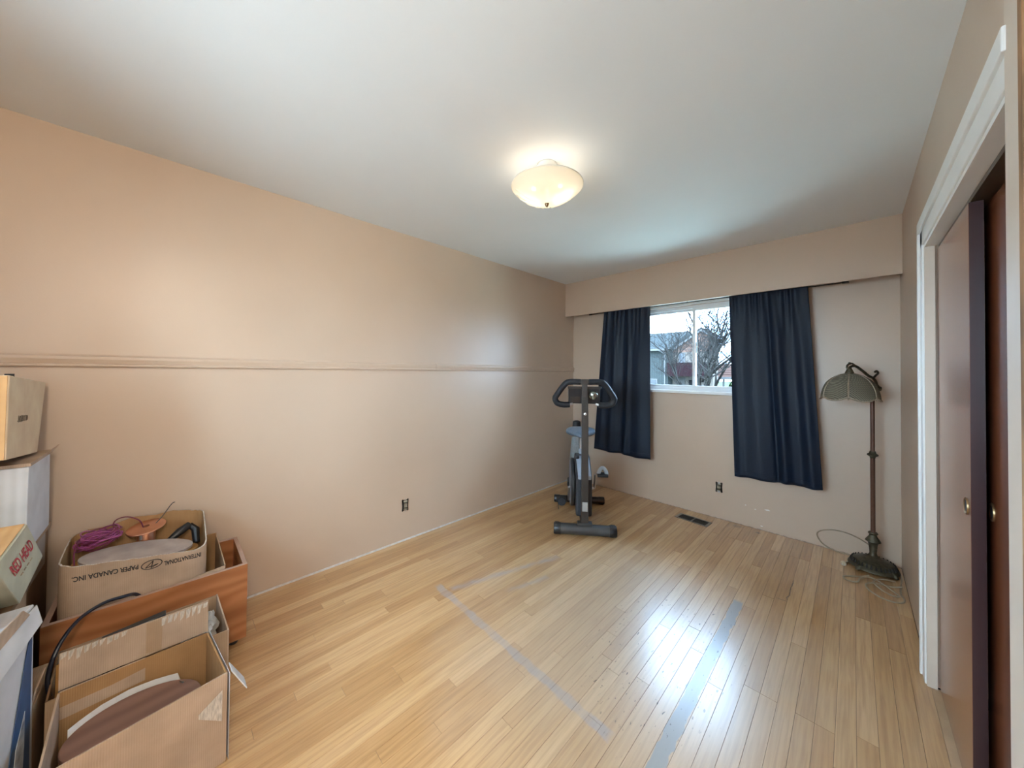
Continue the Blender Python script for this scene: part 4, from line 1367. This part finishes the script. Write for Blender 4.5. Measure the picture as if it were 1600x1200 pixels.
def rim_z(x, y):
    u = (y - IY0) / (IY1 - IY0)           # 0 left, 1 right
    w = (x - IX0) / (IX1 - IX0)           # 0 back, 1 front
    back = 0.600 + 0.022 * math.sin(math.pi * u) + 0.004 * math.sin(19 * u)
    front = 0.575 - 0.075 * u
    return back + (front - back) * w ** 2.0


m = len(ol)
b = MB()
zi = [rim_z(x, y) + rgr.uniform(-0.002, 0.002) for x, y in ol]
cxm, cym = (IX0 + IX1) / 2, (IY0 + IY1) / 2
inn = [(cxm + (x - cxm) * 0.970, cym + (y - cym) * 0.980) for x, y in ol]
b.v = [(x, y, 0.044) for x, y in ol] + [(x, y, z) for (x, y), z in zip(ol, zi)]
b.f = [(i, (i + 1) % m, m + (i + 1) % m, m + i) for i in range(m)]
outer = b.build('outer_wall', M_CARD2, ip)
b = MB()
b.v = [(x, y, 0.05) for x, y in inn] + [(x, y, z) for (x, y), z in zip(inn, zi)]
b.f = [(i, (i + 1) % m, m + (i + 1) % m, m + i) for i in range(m)]
b.build('inner_wall', M_INNER, ip)
b = MB()
b.v = [(x, y, z) for (x, y), z in zip(ol, zi)] + [(x, y, z + 0.001) for (x, y), z in zip(inn, zi)]
b.f = [(i, (i + 1) % m, m + (i + 1) % m, m + i) for i in range(m)]
b.build('torn_rim', M_TORN, ip)
MB().prism([(x, y, 0.0435) for x, y in inn], (0, 0, 0.004)).build('bottom_flap', M_CARD, ip)
fx = IX1 + 0.0012
# print: reads upside down, so it runs from right to left with its foot upwards
lettering('lettering', 'INTERNATIONAL', (fx, -3.527, 0.492), (0, -1, 0.03), (0, 0, -1), 0.122, 0.020, M_INK, ip, 0.03)
lettering('lettering', 'PAPER CANADA INC.', (fx, -3.726, 0.512), (0, -1, 0.10), (0, 0.02, -1), 0.178, 0.020, M_INK, ip, 0.03)
lc = Vector((fx, -3.686, 0.497))
ring = [lc + Vector((0, math.cos(a) * 0.031, math.sin(a) * 0.0185)) for a in [i * math.pi / 16 for i in range(32)]]
MB().tube(ring, 0.0016, 5, closed=True).build('round_emblem', M_INK, ip)
tri = [(0, -0.019, -0.010), (0, 0.019, -0.004), (0, 0.004, 0.0145), (0, -0.002, -0.014)]
for a, c in ((0, 2), (2, 3), (3, 1), (1, 0)):
    MB().tube([lc + Vector(tri[a]), lc + Vector(tri[c])], 0.0015, 4).build('emblem_stroke', M_INK, ip)
# second low carton leaning at the right end of the drawer box
sc2 = thing('low_carton', 'low open tan carton squeezed beside the printed carton in the wooden box', 'cardboard box', (0.22, -3.44, 0.045))
MB().panel((0.372, -3.700, 0.20), (0.3795, -3.440, 0.20), (0.3795, -3.440, 0.402), (0.372, -3.700, 0.372), 0.004).build('front_panel', M_CARD2, sc2)
MB().panel((0.376, -3.438, 0.044), (0.10, -3.452, 0.044), (0.10, -3.452, 0.468), (0.376, -3.438, 0.404), 0.004).build('side_panel', M_CARD, sc2)
MB().panel((0.096, -3.452, 0.044), (0.096, -3.500, 0.044), (0.096, -3.500, 0.468), (0.096, -3.452, 0.468), 0.004).build('back_panel', M_INNER, sc2)

# contents of the printed carton
NSEG = 40
dsk = thing('cardboard_disc', 'pale grey oval cardboard disc lying over the top of the printed carton', 'cardboard disc', (0.235, -3.73, 0.52))
b = MB()
top, bot = [], []
for k in range(NSEG):
    a = 2 * math.pi * k / NSEG
    lx, ly = 0.092 * math.cos(a), 0.176 * math.sin(a)
    x, y = 0.250 + lx + 0.10 * ly, -3.728 + ly
    z = 0.528 - 0.10 * ly + 0.06 * lx * 0 - 0.10 * lx
    top.append((x, y, z))
b.prism([(x, y, z - 0.010) for x, y, z in top], (0, 0, 0.010)).build('disc', pm('pale grey board', (0.40, 0.335, 0.30), rough=0.75, var=0.12, scale=18), dsk)
M_ORB = pm('orange card', (0.42, 0.22, 0.07), rough=0.8, var=0.15)
pk = thing('orange_card_sheet', 'orange brown card wedged under the pale disc in the printed carton', 'card sheet', (0.24, -3.72, 0.48))
b = MB()
tp = [(0.235 + 0.098 * math.cos(a) * 1.02 + 0.1 * 0.196 * math.sin(a), -3.728 + 0.196 * math.sin(a), 0.500 - 0.10 * 0.19 * math.sin(a)) for a in [2 * math.pi * k / 32 for k in range(32)]]
b.prism(tp, (0, 0, 0.006)).build('sheet', M_ORB, pk)

sp = thing('copper_spool', 'copper coloured spool with a wide flange beside the purple wire', 'spool', (0.145, -3.716, 0.5))
M_COP = pm('copper', (0.62, 0.30, 0.18), rough=0.28, metal=0.85, var=0.08)
MB().lathe([(0.0, 0.509), (0.032, 0.509), (0.032, 0.560), (0.027, 0.572), (0.027, 0.580), (0.0, 0.580)], (0.126, -3.712, 0), 28).build('hub', M_COP, sp, smooth=True)
fl = MB().lathe([(0.012, -0.004), (0.066, -0.003), (0.068, 0.0), (0.066, 0.003), (0.012, 0.006), (0.012, -0.004)], (0, 0, 0), 36, cap=False)
fl.v = [(0.126 + x, -3.712 + y, 0.588 + z - 0.10 * y * -1 - 0.15 * x) for x, y, z in fl.v]
fl.build('flange', M_COP, sp, smooth=True)
MB().tube([(0.162, -3.728, 0.545), (0.162, -3.728, 0.575)], 0.005, 8).build('screw', M_STEEL, sp)

pw = thing('purple_wire_coil', 'tangled coil of purple insulated wire in the printed carton', 'wire', (0.18, -3.84, 0.52))
M_PUR = pm('purple wire insulation', (0.33, 0.075, 0.23), rough=0.35, var=0.15)
M_PUR2 = pm('dark magenta wire insulation', (0.16, 0.025, 0.06), rough=0.35, var=0.15)
rg = random.Random(21)
for k in range(15):
    cx_, cy_, cz_2 = 0.140 + rg.uniform(-0.015, 0.015), -3.858 + rg.uniform(-0.008, 0.008), 0.566 + k * 0.0034
    rx_, ry_ = 0.048 + rg.uniform(-0.012, 0.012), 0.058 + rg.uniform(-0.010, 0.010)
    tx, ty, p0 = rg.uniform(-0.25, 0.25), rg.uniform(-0.05, 0.30), rg.uniform(0, 6)
    pts = []
    for i in range(28):
        a = 2 * math.pi * i / 28
        x, y = rx_ * math.cos(a), ry_ * math.sin(a)
        pts.append((cx_ + x + 0.2 * y, cy_ + y, cz_2 + tx * x + ty * y + 0.006 * math.sin(3 * a + p0)))
    MB().tube(pts, 0.0027, 5, closed=True).build('wire_turn', M_PUR if k % 4 else M_PUR2, pw, smooth=True)
MB().tube(smooth_path([(0.15, -3.80, 0.57), (0.13, -3.815, 0.64), (0.12, -3.78, 0.655), (0.12, -3.735, 0.625), (0.13, -3.72, 0.58)], 8), 0.0025, 5).build('wire_end', M_PUR2, pw, smooth=True)
MB().tube(smooth_path([(0.13, -3.70, 0.575), (0.115, -3.66, 0.62), (0.10, -3.628, 0.668), (0.10, -3.615, 0.676)], 6), 0.0022, 5).build('wire_end', M_BLACK, pw, smooth=True)
MB().tube(smooth_path([(0.27, -3.905, 0.50), (0.25, -3.912, 0.56), (0.21, -3.912, 0.60), (0.16, -3.89, 0.605)], 6), 0.0025, 5).build('wire_end', M_PUR2, pw, smooth=True)

pr = thing('black_tool', 'black plastic tool handle at the right end of the printed carton', 'tool', (0.14, -3.56, 0.5))
MB().tube([(0.15, -3.635, 0.505), (0.14, -3.595, 0.535), (0.12, -3.560, 0.552)], [0.013, 0.020, 0.017], 8).build('grip', M_BLACK, pr, smooth=True)
MB().tube([(0.12, -3.560, 0.552), (0.13, -3.538, 0.525), (0.17, -3.535, 0.470)], [0.012, 0.017, 0.014], 8).build('handle_bend', M_BLACK, pr, smooth=True)

# open carton in front
fc = thing('open_carton', 'open tan carton with a raised torn flap nearest the camera', 'cardboard box', (0.86, -3.69, 0))
A = [(0.712, -3.884), (0.705, -3.520), (0.998, -3.487), (1.048, -3.872)]      # back-left, back-right, front-right, front-left
ZT = 0.300
t_ = 0.005


def wall_panel(name, p, q, z0, z1a, z1b, mat, parent, t=t_, inset=(0, 0)):
    a, c = Vector((p[0], p[1], z0)), Vector((q[0], q[1], z0))
    d_ = Vector((q[0], q[1], z1b))
    e = Vector((p[0], p[1], z1a))
    return MB().panel(a, c, d_, e, t).build(name, mat, parent)


MB().prism([(x, y, 0.002) for x, y in A], (0, 0, 0.004)).build('bottom', M_CARD, fc)
wall_panel('back_panel', A[1], A[0], 0.006, ZT, ZT, M_INNER, fc)
wall_panel('right_panel', A[2], A[1], 0.006, ZT, ZT, M_INNER, fc)
frp = wall_panel('front_panel', A[3], A[2], 0.006, ZT - 0.005, ZT + 0.004, M_CARD2, fc)
wall_panel('left_panel', A[0], A[3], 0.006, ZT, ZT - 0.005, M_CARD2, fc)
MB().panel((A[2][0] + 0.003, A[2][1] + 0.0065, 0.006), (A[1][0] - 0.004, A[1][1] + 0.0065, 0.006), (A[1][0] - 0.004, A[1][1] + 0.0065, ZT - 0.001), (A[2][0] + 0.003, A[2][1] + 0.0065, ZT - 0.001), 0.001).build('right_skin', M_WCARD, fc)
# raised back flap: worn skin, torn paper along its top
MB().panel((0.703, -3.884, ZT + 0.001), (0.699, -3.520, ZT + 0.001), (0.694, -3.520, 0.420), (0.698, -3.884, 0.416), 0.005).build('back_flap', M_CARD2, fc)
rgf = random.Random(8)
for k in range(22):
    if 8 < k < 14:
        continue
    y = -3.882 + k * 0.0165
    h_ = rgf.uniform(0.010, 0.030)
    MB().panel((0.7005, y, 0.412 - h_), (0.7005, y + rgf.uniform(0.006, 0.012), 0.414 - h_ * rgf.uniform(0.6, 1.1)), (0.6995, y + 0.014, 0.4185), (0.6995, y, 0.4165), 0.0012).build('torn_tape', M_TORN, fc)
MB().panel((0.7045, -3.690, ZT + 0.012), (0.7040, -3.650, ZT + 0.004), (0.6985, -3.648, 0.417), (0.6990, -3.690, 0.416), 0.0012).build('peeled_patch', M_CARD, fc)
# inner pale flap on the left half of the back panel, folded down
MB().panel((0.720, -3.880, 0.215), (0.716, -3.690, 0.225), (0.711, -3.690, ZT + 0.002), (0.713, -3.880, ZT + 0.002), 0.003).build('inner_flap', M_CARD2, fc)
# side flap hanging outside at the right
MB().panel((0.990, -3.476, 0.295), (0.940, -3.479, 0.296), (0.950, -3.438, 0.225), (0.985, -3.432, 0.205), 0.003).build('side_flap', M_WCARD, fc)
MB().panel((1.0075, -3.560, 0.200), (1.0025, -3.500, 0.150), (1.0035, -3.500, 0.255), (1.0085, -3.560, 0.215), 0.001).build('torn_label', M_TORN, fc)

# oval wooden board and paper in it
ob_ = thing('oval_wooden_board', 'dark brown oval wooden board inside the open front carton', 'wooden board', (0.84, -3.71, 0.19))
M_WAL = wave_mat('purplish brown wood', (0.19, 0.105, 0.080), (0.25, 0.145, 0.113), 5, rough=0.5, direction='X', dist=4, bump=0.05, stretch=(1, 0.25, 1))
tp = []
for k in range(48):
    a = 2 * math.pi * k / 48
    lx, ly = 0.108 * math.cos(a), 0.158 * math.sin(a)
    tp.append((0.858 + lx + 0.10 * ly, -3.705 + ly, 0.205 + 0.05 * ly - 0.10 * lx))
MB().prism([(x, y, z - 0.016) for x, y, z in tp], (0, 0, 0.016)).build('board', M_WAL, ob_, bevel=0.003)
MB().tube([(0.800, -3.600, 0.217), (0.815, -3.590, 0.2165)], 0.003, 5).build('staple', M_STEEL, ob_)
pp = thing('white_paper_wad', 'white crumpled paper tucked beside the oval board', 'paper', (0.79, -3.83, 0.18))
b = MB()
for k in range(20):
    a = math.radians(95 + 10.5 * k)
    for rr_ in (0.94, 1.10 if 4 < k < 15 else 1.0):
        lx, ly = 0.108 * rr_ * math.cos(a), 0.158 * rr_ * math.sin(a)
        b.v.append((0.850 + lx + 0.10 * ly, -3.700 + ly * 1.0, 0.200 + 0.05 * ly - 0.10 * lx + (0.012 if rr_ > 1 else -0.026) + rgf.uniform(-0.002, 0.002)))
for k in range(19):
    b.f.append((2 * k, 2 * k + 1, 2 * k + 3, 2 * k + 2))
o_ = b.build('paper', pm('white paper', (0.62, 0.62, 0.62), rough=0.8), pp)
md = o_.modifiers.new('thick', 'SOLIDIFY')
md.thickness = 0.002

# carton between the open front carton and the wooden box, stuffed with plastic bags
mc = thing('bag_carton', 'narrow carton stuffed with plastic bags between the wooden box and the front carton', 'cardboard box', (0.56, -3.69, 0))
Q = [(0.430, -3.925), (0.425, -3.470), (0.680, -3.452), (0.685, -3.912)]
MB().prism([(x, y, 0.002) for x, y in Q], (0, 0, 0.004)).build('bottom', M_CARD, mc)
wall_panel('back_panel', Q[1], Q[0], 0.006, 0.298, 0.290, M_CARD, mc)
wall_panel('right_panel', Q[2], Q[1], 0.006, 0.262, 0.300, M_CARD2, mc)
wall_panel('front_panel', Q[3], Q[2], 0.006, 0.27, 0.262, M_CARD, mc)
wall_panel('left_panel', Q[0], Q[3], 0.006, 0.275, 0.27, M_BRCARD, mc)


def crumple(name, label, c, rad, seed, mat, cat):
    """crumpled bag: a sphere creased by folds"""
    rg_ = random.Random(seed)
    ph = [rg_.uniform(0, 6.28) for _ in range(6)]
    b = MB()
    NU, NV = 28, 16
    for j in range(NV + 1):
        v = math.pi * j / NV
        for i in range(NU):
            u = 2 * math.pi * i / NU
            k = 1 + 0.12 * math.sin(5 * u + ph[0] + 2 * math.cos(3 * v)) + 0.10 * math.sin(7 * v + ph[1] + 3 * math.sin(2 * u)) + 0.05 * math.sin(13 * u + 9 * v + ph[2])
            b.v.append((c[0] + rad[0] * k * math.sin(v) * math.cos(u), c[1] + rad[1] * k * math.sin(v) * math.sin(u), c[2] + rad[2] * k * math.cos(v)))
    for j in range(NV):
        for i in range(NU):
            i2 = (i + 1) % NU
            b.f.append((j * NU + i, j * NU + i2, (j + 1) * NU + i2, (j + 1) * NU + i))
    t = tag(b.build(name, mat), label, cat)
    return t


M_BAG = pm('white plastic bag', (0.60, 0.57, 0.52), rough=0.35, var=0.1, scale=30, transl=0.2)
M_BLKBAG = pm('glossy black plastic', (0.012, 0.016, 0.022), rough=0.2, var=0.3, scale=20)
crumple('plastic_bag', 'crumpled white plastic bag at the right end of the middle carton', (0.555, -3.535, 0.235), (0.095, 0.052, 0.070), 3, M_BAG, 'plastic bag')
crumple('black_bag', 'glossy black bag at the left end of the middle carton', (0.570, -3.795, 0.165), (0.075, 0.055, 0.100), 6, M_BLKBAG, 'plastic bag')
tg = MB().box(0.640, 0.668, -3.80, -3.640, 0.0, 0.011)
tg.v = [(x, y, 0.405 + z + (y + 3.64) * 0.12) for x, y, z in tg.v]
tt = thing('black_plastic_bar', 'flat black plastic bar poking up behind the raised flap', 'plastic bar', (0.65, -3.70, 0.25))
tg.build('bar', M_BLACK, tt, bevel=0.003)
MB().tube([(0.652, -3.78, 0.395), (0.640, -3.80, 0.24)], 0.008, 8).build('bar_stem', M_BLACK, tt, smooth=True)
br_ = thing('brown_envelope', 'orange brown envelope edge beside the black bag', 'envelope', (0.6, -3.89, 0.2))
MB().panel((0.60, -3.905, 0.17), (0.64, -3.862, 0.19), (0.625, -3.860, 0.345), (0.585, -3.905, 0.325), 0.004).build('envelope', M_ORB, br_)
MB().panel((0.64, -3.893, 0.16), (0.665, -3.800, 0.17), (0.655, -3.798, 0.330), (0.630, -3.893, 0.315), 0.004).build('clear_sleeve', pm('grey plastic sleeve', (0.22, 0.20, 0.19), rough=0.25), br_)
ck = thing('black_cable', 'thick black cable arching from the middle carton into the wooden box', 'cable', (0.5, -3.87, 0.2))
MB().tube(smooth_path([(0.600, -3.915, 0.235), (0.580, -3.922, 0.300), (0.540, -3.905, 0.370), (0.490, -3.868, 0.415), (0.440, -3.815, 0.425), (0.405, -3.765, 0.412), (0.381, -3.735, 0.398), (0.376, -3.715, 0.375)], 8), 0.0062, 8).build('cable', pm('black cable sheath', (0.012, 0.014, 0.024), rough=0.35), ck, smooth=True)


# ---- stacked cartons against the left wall
def hexa(face, depth, name, mat, parent):
    """carton from its +y face (4 corners x,z in order: left-bottom, right-bottom, right-top, left-top seen from the room) swept back by depth"""
    y = face[0][1]
    pts = [Vector(p) for p in face]
    return MB().prism(pts, (0, -depth, 0)).build(name, mat, parent, bevel=0.003)


def plate(pts, off, t, name, mat, parent):
    return MB().prism([Vector(p) + Vector(off) for p in pts], Vector(off).normalized() * t).build(name, mat, parent)


bx = thing('brown_carton', 'dark tan carton on the floor at the bottom of the stack by the wall', 'cardboard box', (0.23, -4.19, 0))
hexa([(0.385, -4.01, 0), (0.03, -4.01, 0), (0.03, -4.01, 0.655), (0.385, -4.01, 0.655)], 0.36, 'body', M_BRCARD, bx)
MB().box(0.024, 0.391, -4.375, -4.004, 0.6555, 0.672).build('lid', M_CARD, bx)
MB().box(0.10, 0.36, -4.0095, -4.0065, 0.52, 0.654).build('paper_sleeve', pm('grey tan paper', (0.34, 0.28, 0.23), rough=0.8), bx)
wb = thing('white_carton', 'grubby white carton under the cream carton in the stack by the wall', 'cardboard box', (0.26, -4.2, 0.675))
hexa([(0.425, -4.0, 0.675), (0.085, -4.0, 0.675), (0.10, -4.0, 0.985), (0.415, -4.0, 0.990)], 0.38, 'body', M_WCARD, wb)
MB().quadbox([(0.095, -4.385, 0.987), (0.42, -4.385, 0.992), (0.42, -3.995, 0.992), (0.095, -3.995, 0.987),
              (0.095, -4.385, 0.996), (0.42, -4.385, 1.003), (0.42, -3.995, 1.003), (0.095, -3.995, 0.999)]).build('top_flap', M_CARD2, wb)
MB().panel((0.165, -3.994, 0.990), (0.085, -3.994, 0.992), (0.040, -3.985, 1.010), (0.12, -3.990, 1.006), 0.002).build('loose_flap', M_CARD2, wb)
cb_ = thing('cream_carton', 'cream carton with a faded stamp on top of the stack by the wall', 'cardboard box', (0.33, -4.2, 1.004))
face = [(0.560, -4.02, 1.045), (0.180, -4.02, 1.006), (0.075, -4.02, 1.286), (0.548, -4.02, 1.324)]
hexa(face, 0.33, 'body', M_BEIGE, cb_)
MB().prism([(0.5605, -4.024, 1.047), (0.5485, -4.024, 1.322), (0.5485, -4.348, 1.322), (0.5605, -4.348, 1.047)], (0.003, 0, 0)).build('end_panel', M_ORNG, cb_)
for k, (x, w_, h_) in enumerate([(0.455, 0.012, 0.024), (0.438, 0.010, 0.022), (0.424, 0.012, 0.025), (0.407, 0.010, 0.023), (0.393, 0.008, 0.020), (0.376, 0.010, 0.022), (0.352, 0.006, 0.020), (0.340, 0.004, 0.016)]):
    zc = 1.168 - (0.455 - x) * 0.05
    for sgn in (0, 1):
        MB().box(x - w_, x - w_ + 0.0035, -4.0195, -4.0188, zc - h_ / 2, zc + h_ / 2).build('faded_stamp', M_STAMP, cb_)
    MB().box(x - w_, x, -4.0195, -4.0188, zc - 0.002 + (k % 3 - 1) * 0.007, zc + 0.002 + (k % 3 - 1) * 0.007).build('faded_stamp', M_STAMP, cb_)
MB().lathe([(0, -0.006), (0.010, -0.006), (0.010, 0.006), (0, 0.006)], (0.50, -4.03, 1.322), 10).build('hand_hole', M_DARK, cb_)

b2 = thing('brown_carton', 'brown carton under the tilted RED HEAD carton', 'cardboard box', (0.63, -4.17, 0))
hexa([(0.718, -3.99, 0), (0.46, -3.99, 0), (0.46, -3.99, 0.575), (0.718, -3.99, 0.575)], 0.36, 'body', M_CARD, b2)
MB().box(0.452, 0.726, -4.356, -3.984, 0.5755, 0.592).build('lid', M_BRCARD, b2)
rh = thing('red_lettered_carton', 'tilted greenish cream carton lettered RED HEAD in red', 'cardboard box', (0.62, -4.1, 0.593))
FA, FB, FC, FD = Vector((0.870, -3.975, 0.800)), Vector((0.595, -3.970, 0.832)), Vector((0.400, -3.966, 0.652)), Vector((0.640, -3.972, 0.594))
MB().prism([FD, FC, FB, FA], (0.02, -0.30, 0.012)).build('body', M_GCARD, rh, bevel=0.003)
MB().prism([FA + Vector((0.0, -0.005, 0.001)), FB + Vector((0.0, -0.005, 0.001)), FB + Vector((0.02, -0.298, 0.0135)), FA + Vector((0.02, -0.298, 0.0135))], (0, 0, 0.002)).build('top_panel', M_ORNG, rh)
tA, tB = FA + Vector((-0.05, -0.06, 0.010)), FB + Vector((0.085, -0.06, 0.0055))
MB().prism([tA, tB, tB + Vector((0.012, -0.17, 0.006)), tA + Vector((0.012, -0.17, 0.006))], (0, 0, 0.0015)).build('top_label', pm('slate label', (0.09, 0.10, 0.13), rough=0.6), rh)
ux = (FB - FA).normalized()
uy = (FA - FD).normalized()
nrm = Vector((0, 0.0012, 0))
org = FA + ux * 0.055 - uy * 0.150 + nrm * 1.5
lettering('lettering', 'RED HEAD', org + ux * 0.0, ux, uy, 0.185, 0.075, M_REDINK, rh, 0.02)
for k in range(4):
    p0 = FA + ux * (0.085 + 0.03 * k) - uy * 0.185 + nrm * 1.5
    MB().tube([p0, p0 + ux * 0.018], 0.0015, 4).build('faint_print', M_STAMP, rh)

bb = thing('white_blue_carton', 'white carton with a blue printed panel at the left edge nearest the camera', 'cardboard box', (0.88, -4.1, 0))
c0, c1 = (1.06, -3.965), (0.735, -3.925)     # front edge on the floor: near end, wall end
bb_pts = [Vector((c0[0], c0[1], 0.0)), Vector((c1[0], c1[1], 0.0)), Vector((c1[0], c1[1] - 0.005, 0.620)), Vector((c0[0], c0[1] - 0.005, 0.640))]
MB().prism(bb_pts, (0.03, -0.32, 0)).build('body', M_WCARD, bb, bevel=0.003)
ex = (bb_pts[1] - bb_pts[0]).normalized()
ey = Vector((0, 0, 1))
nn = Vector((0.12, 0.99, 0)).normalized() * 0.0015
FP = lambda u, z: bb_pts[0] + ex * u + Vector((0, -0.005 * z / 0.63, z)) + nn
LU = (bb_pts[1] - bb_pts[0]).length
MB().prism([FP(LU - 0.200, 0.05), FP(LU - 0.028, 0.05), FP(LU - 0.022, 0.36), FP(LU - 0.016, 0.565), FP(LU - 0.050, 0.50), FP(LU - 0.110, 0.34), FP(LU - 0.150, 0.22)], nn.normalized() * 0.001).build('blue_print', M_BLUE, bb)
MB().prism([FP(LU - 0.140, 0.10) + nn, FP(LU - 0.075, 0.10) + nn, FP(LU - 0.062, 0.24) + nn, FP(LU - 0.060, 0.335) + nn, FP(LU - 0.110, 0.26) + nn], nn.normalized() * 0.0008).build('picture_print', M_SILV, bb)
MB().panel(FP(0.02, 0.628), FP(LU + 0.004, 0.612), FP(LU - 0.02, 0.565) + nn * 12, FP(0.02, 0.550) + nn * 14, 0.003).build('folded_flap', M_WCARD, bb)
MB().panel(FP(0.05, 0.650), FP(LU - 0.08, 0.640), FP(LU - 0.06, 0.615) + nn * 4, FP(0.05, 0.610) + nn * 4, 0.003).build('upper_flap', M_CARD2, bb)
rs_ = thing('red_pink_packet', 'small red and pink packet tucked on the white carton', 'packet', (0.82, -4.0, 0.64))
MB().box(0.815, 0.87, -4.02, -3.985, 0.645, 0.680).build('red_end', M_REDINK, rs_)
MB().box(0.770, 0.8145, -4.02, -3.985, 0.645, 0.682).build('pink_end', pm('pink paper', (0.55, 0.35, 0.42), rough=0.7), rs_)
wf = thing('white_framed_panel', 'white framed panel standing at the left edge on the cartons', 'framed panel', (1.02, -4.0, 0.64))
MB().box(0.955, 1.20, -4.015, -3.995, 0.655, 0.845).build('backing', pm('pale blue sheet', (0.40, 0.46, 0.52), rough=0.4), wf)
for a in ((0.945, 0.970, 0.655, 0.860), (0.970, 1.20, 0.835, 0.860), (0.970, 1.20, 0.650, 0.672)):
    MB().box(a[0], a[1], -3.9945, -3.980, a[2], a[3]).build('frame_bar', M_WHITE, wf)
sb = thing('small_taped_carton', 'small brown carton with crumpled tape between the white carton and middle carton', 'cardboard box', (0.57, -4.0, 0))
MB().box(0.47, 0.712, -3.9875, -3.9300, 0, 0.285).build('body', M_CARD, sb, bevel=0.003)
MB().panel((0.712, -3.935, 0.286), (0.60, -3.931, 0.286), (0.61, -3.922, 0.345), (0.70, -3.926, 0.335), 0.003).build('raised_flap', M_CARD2, sb)
MB().box(0.7122, 0.7135, -3.985, -3.945, 0.05, 0.24).build('tape_strip', pm('shiny brown tape', (0.38, 0.22, 0.12), rough=0.25, var=0.2, scale=20), sb)
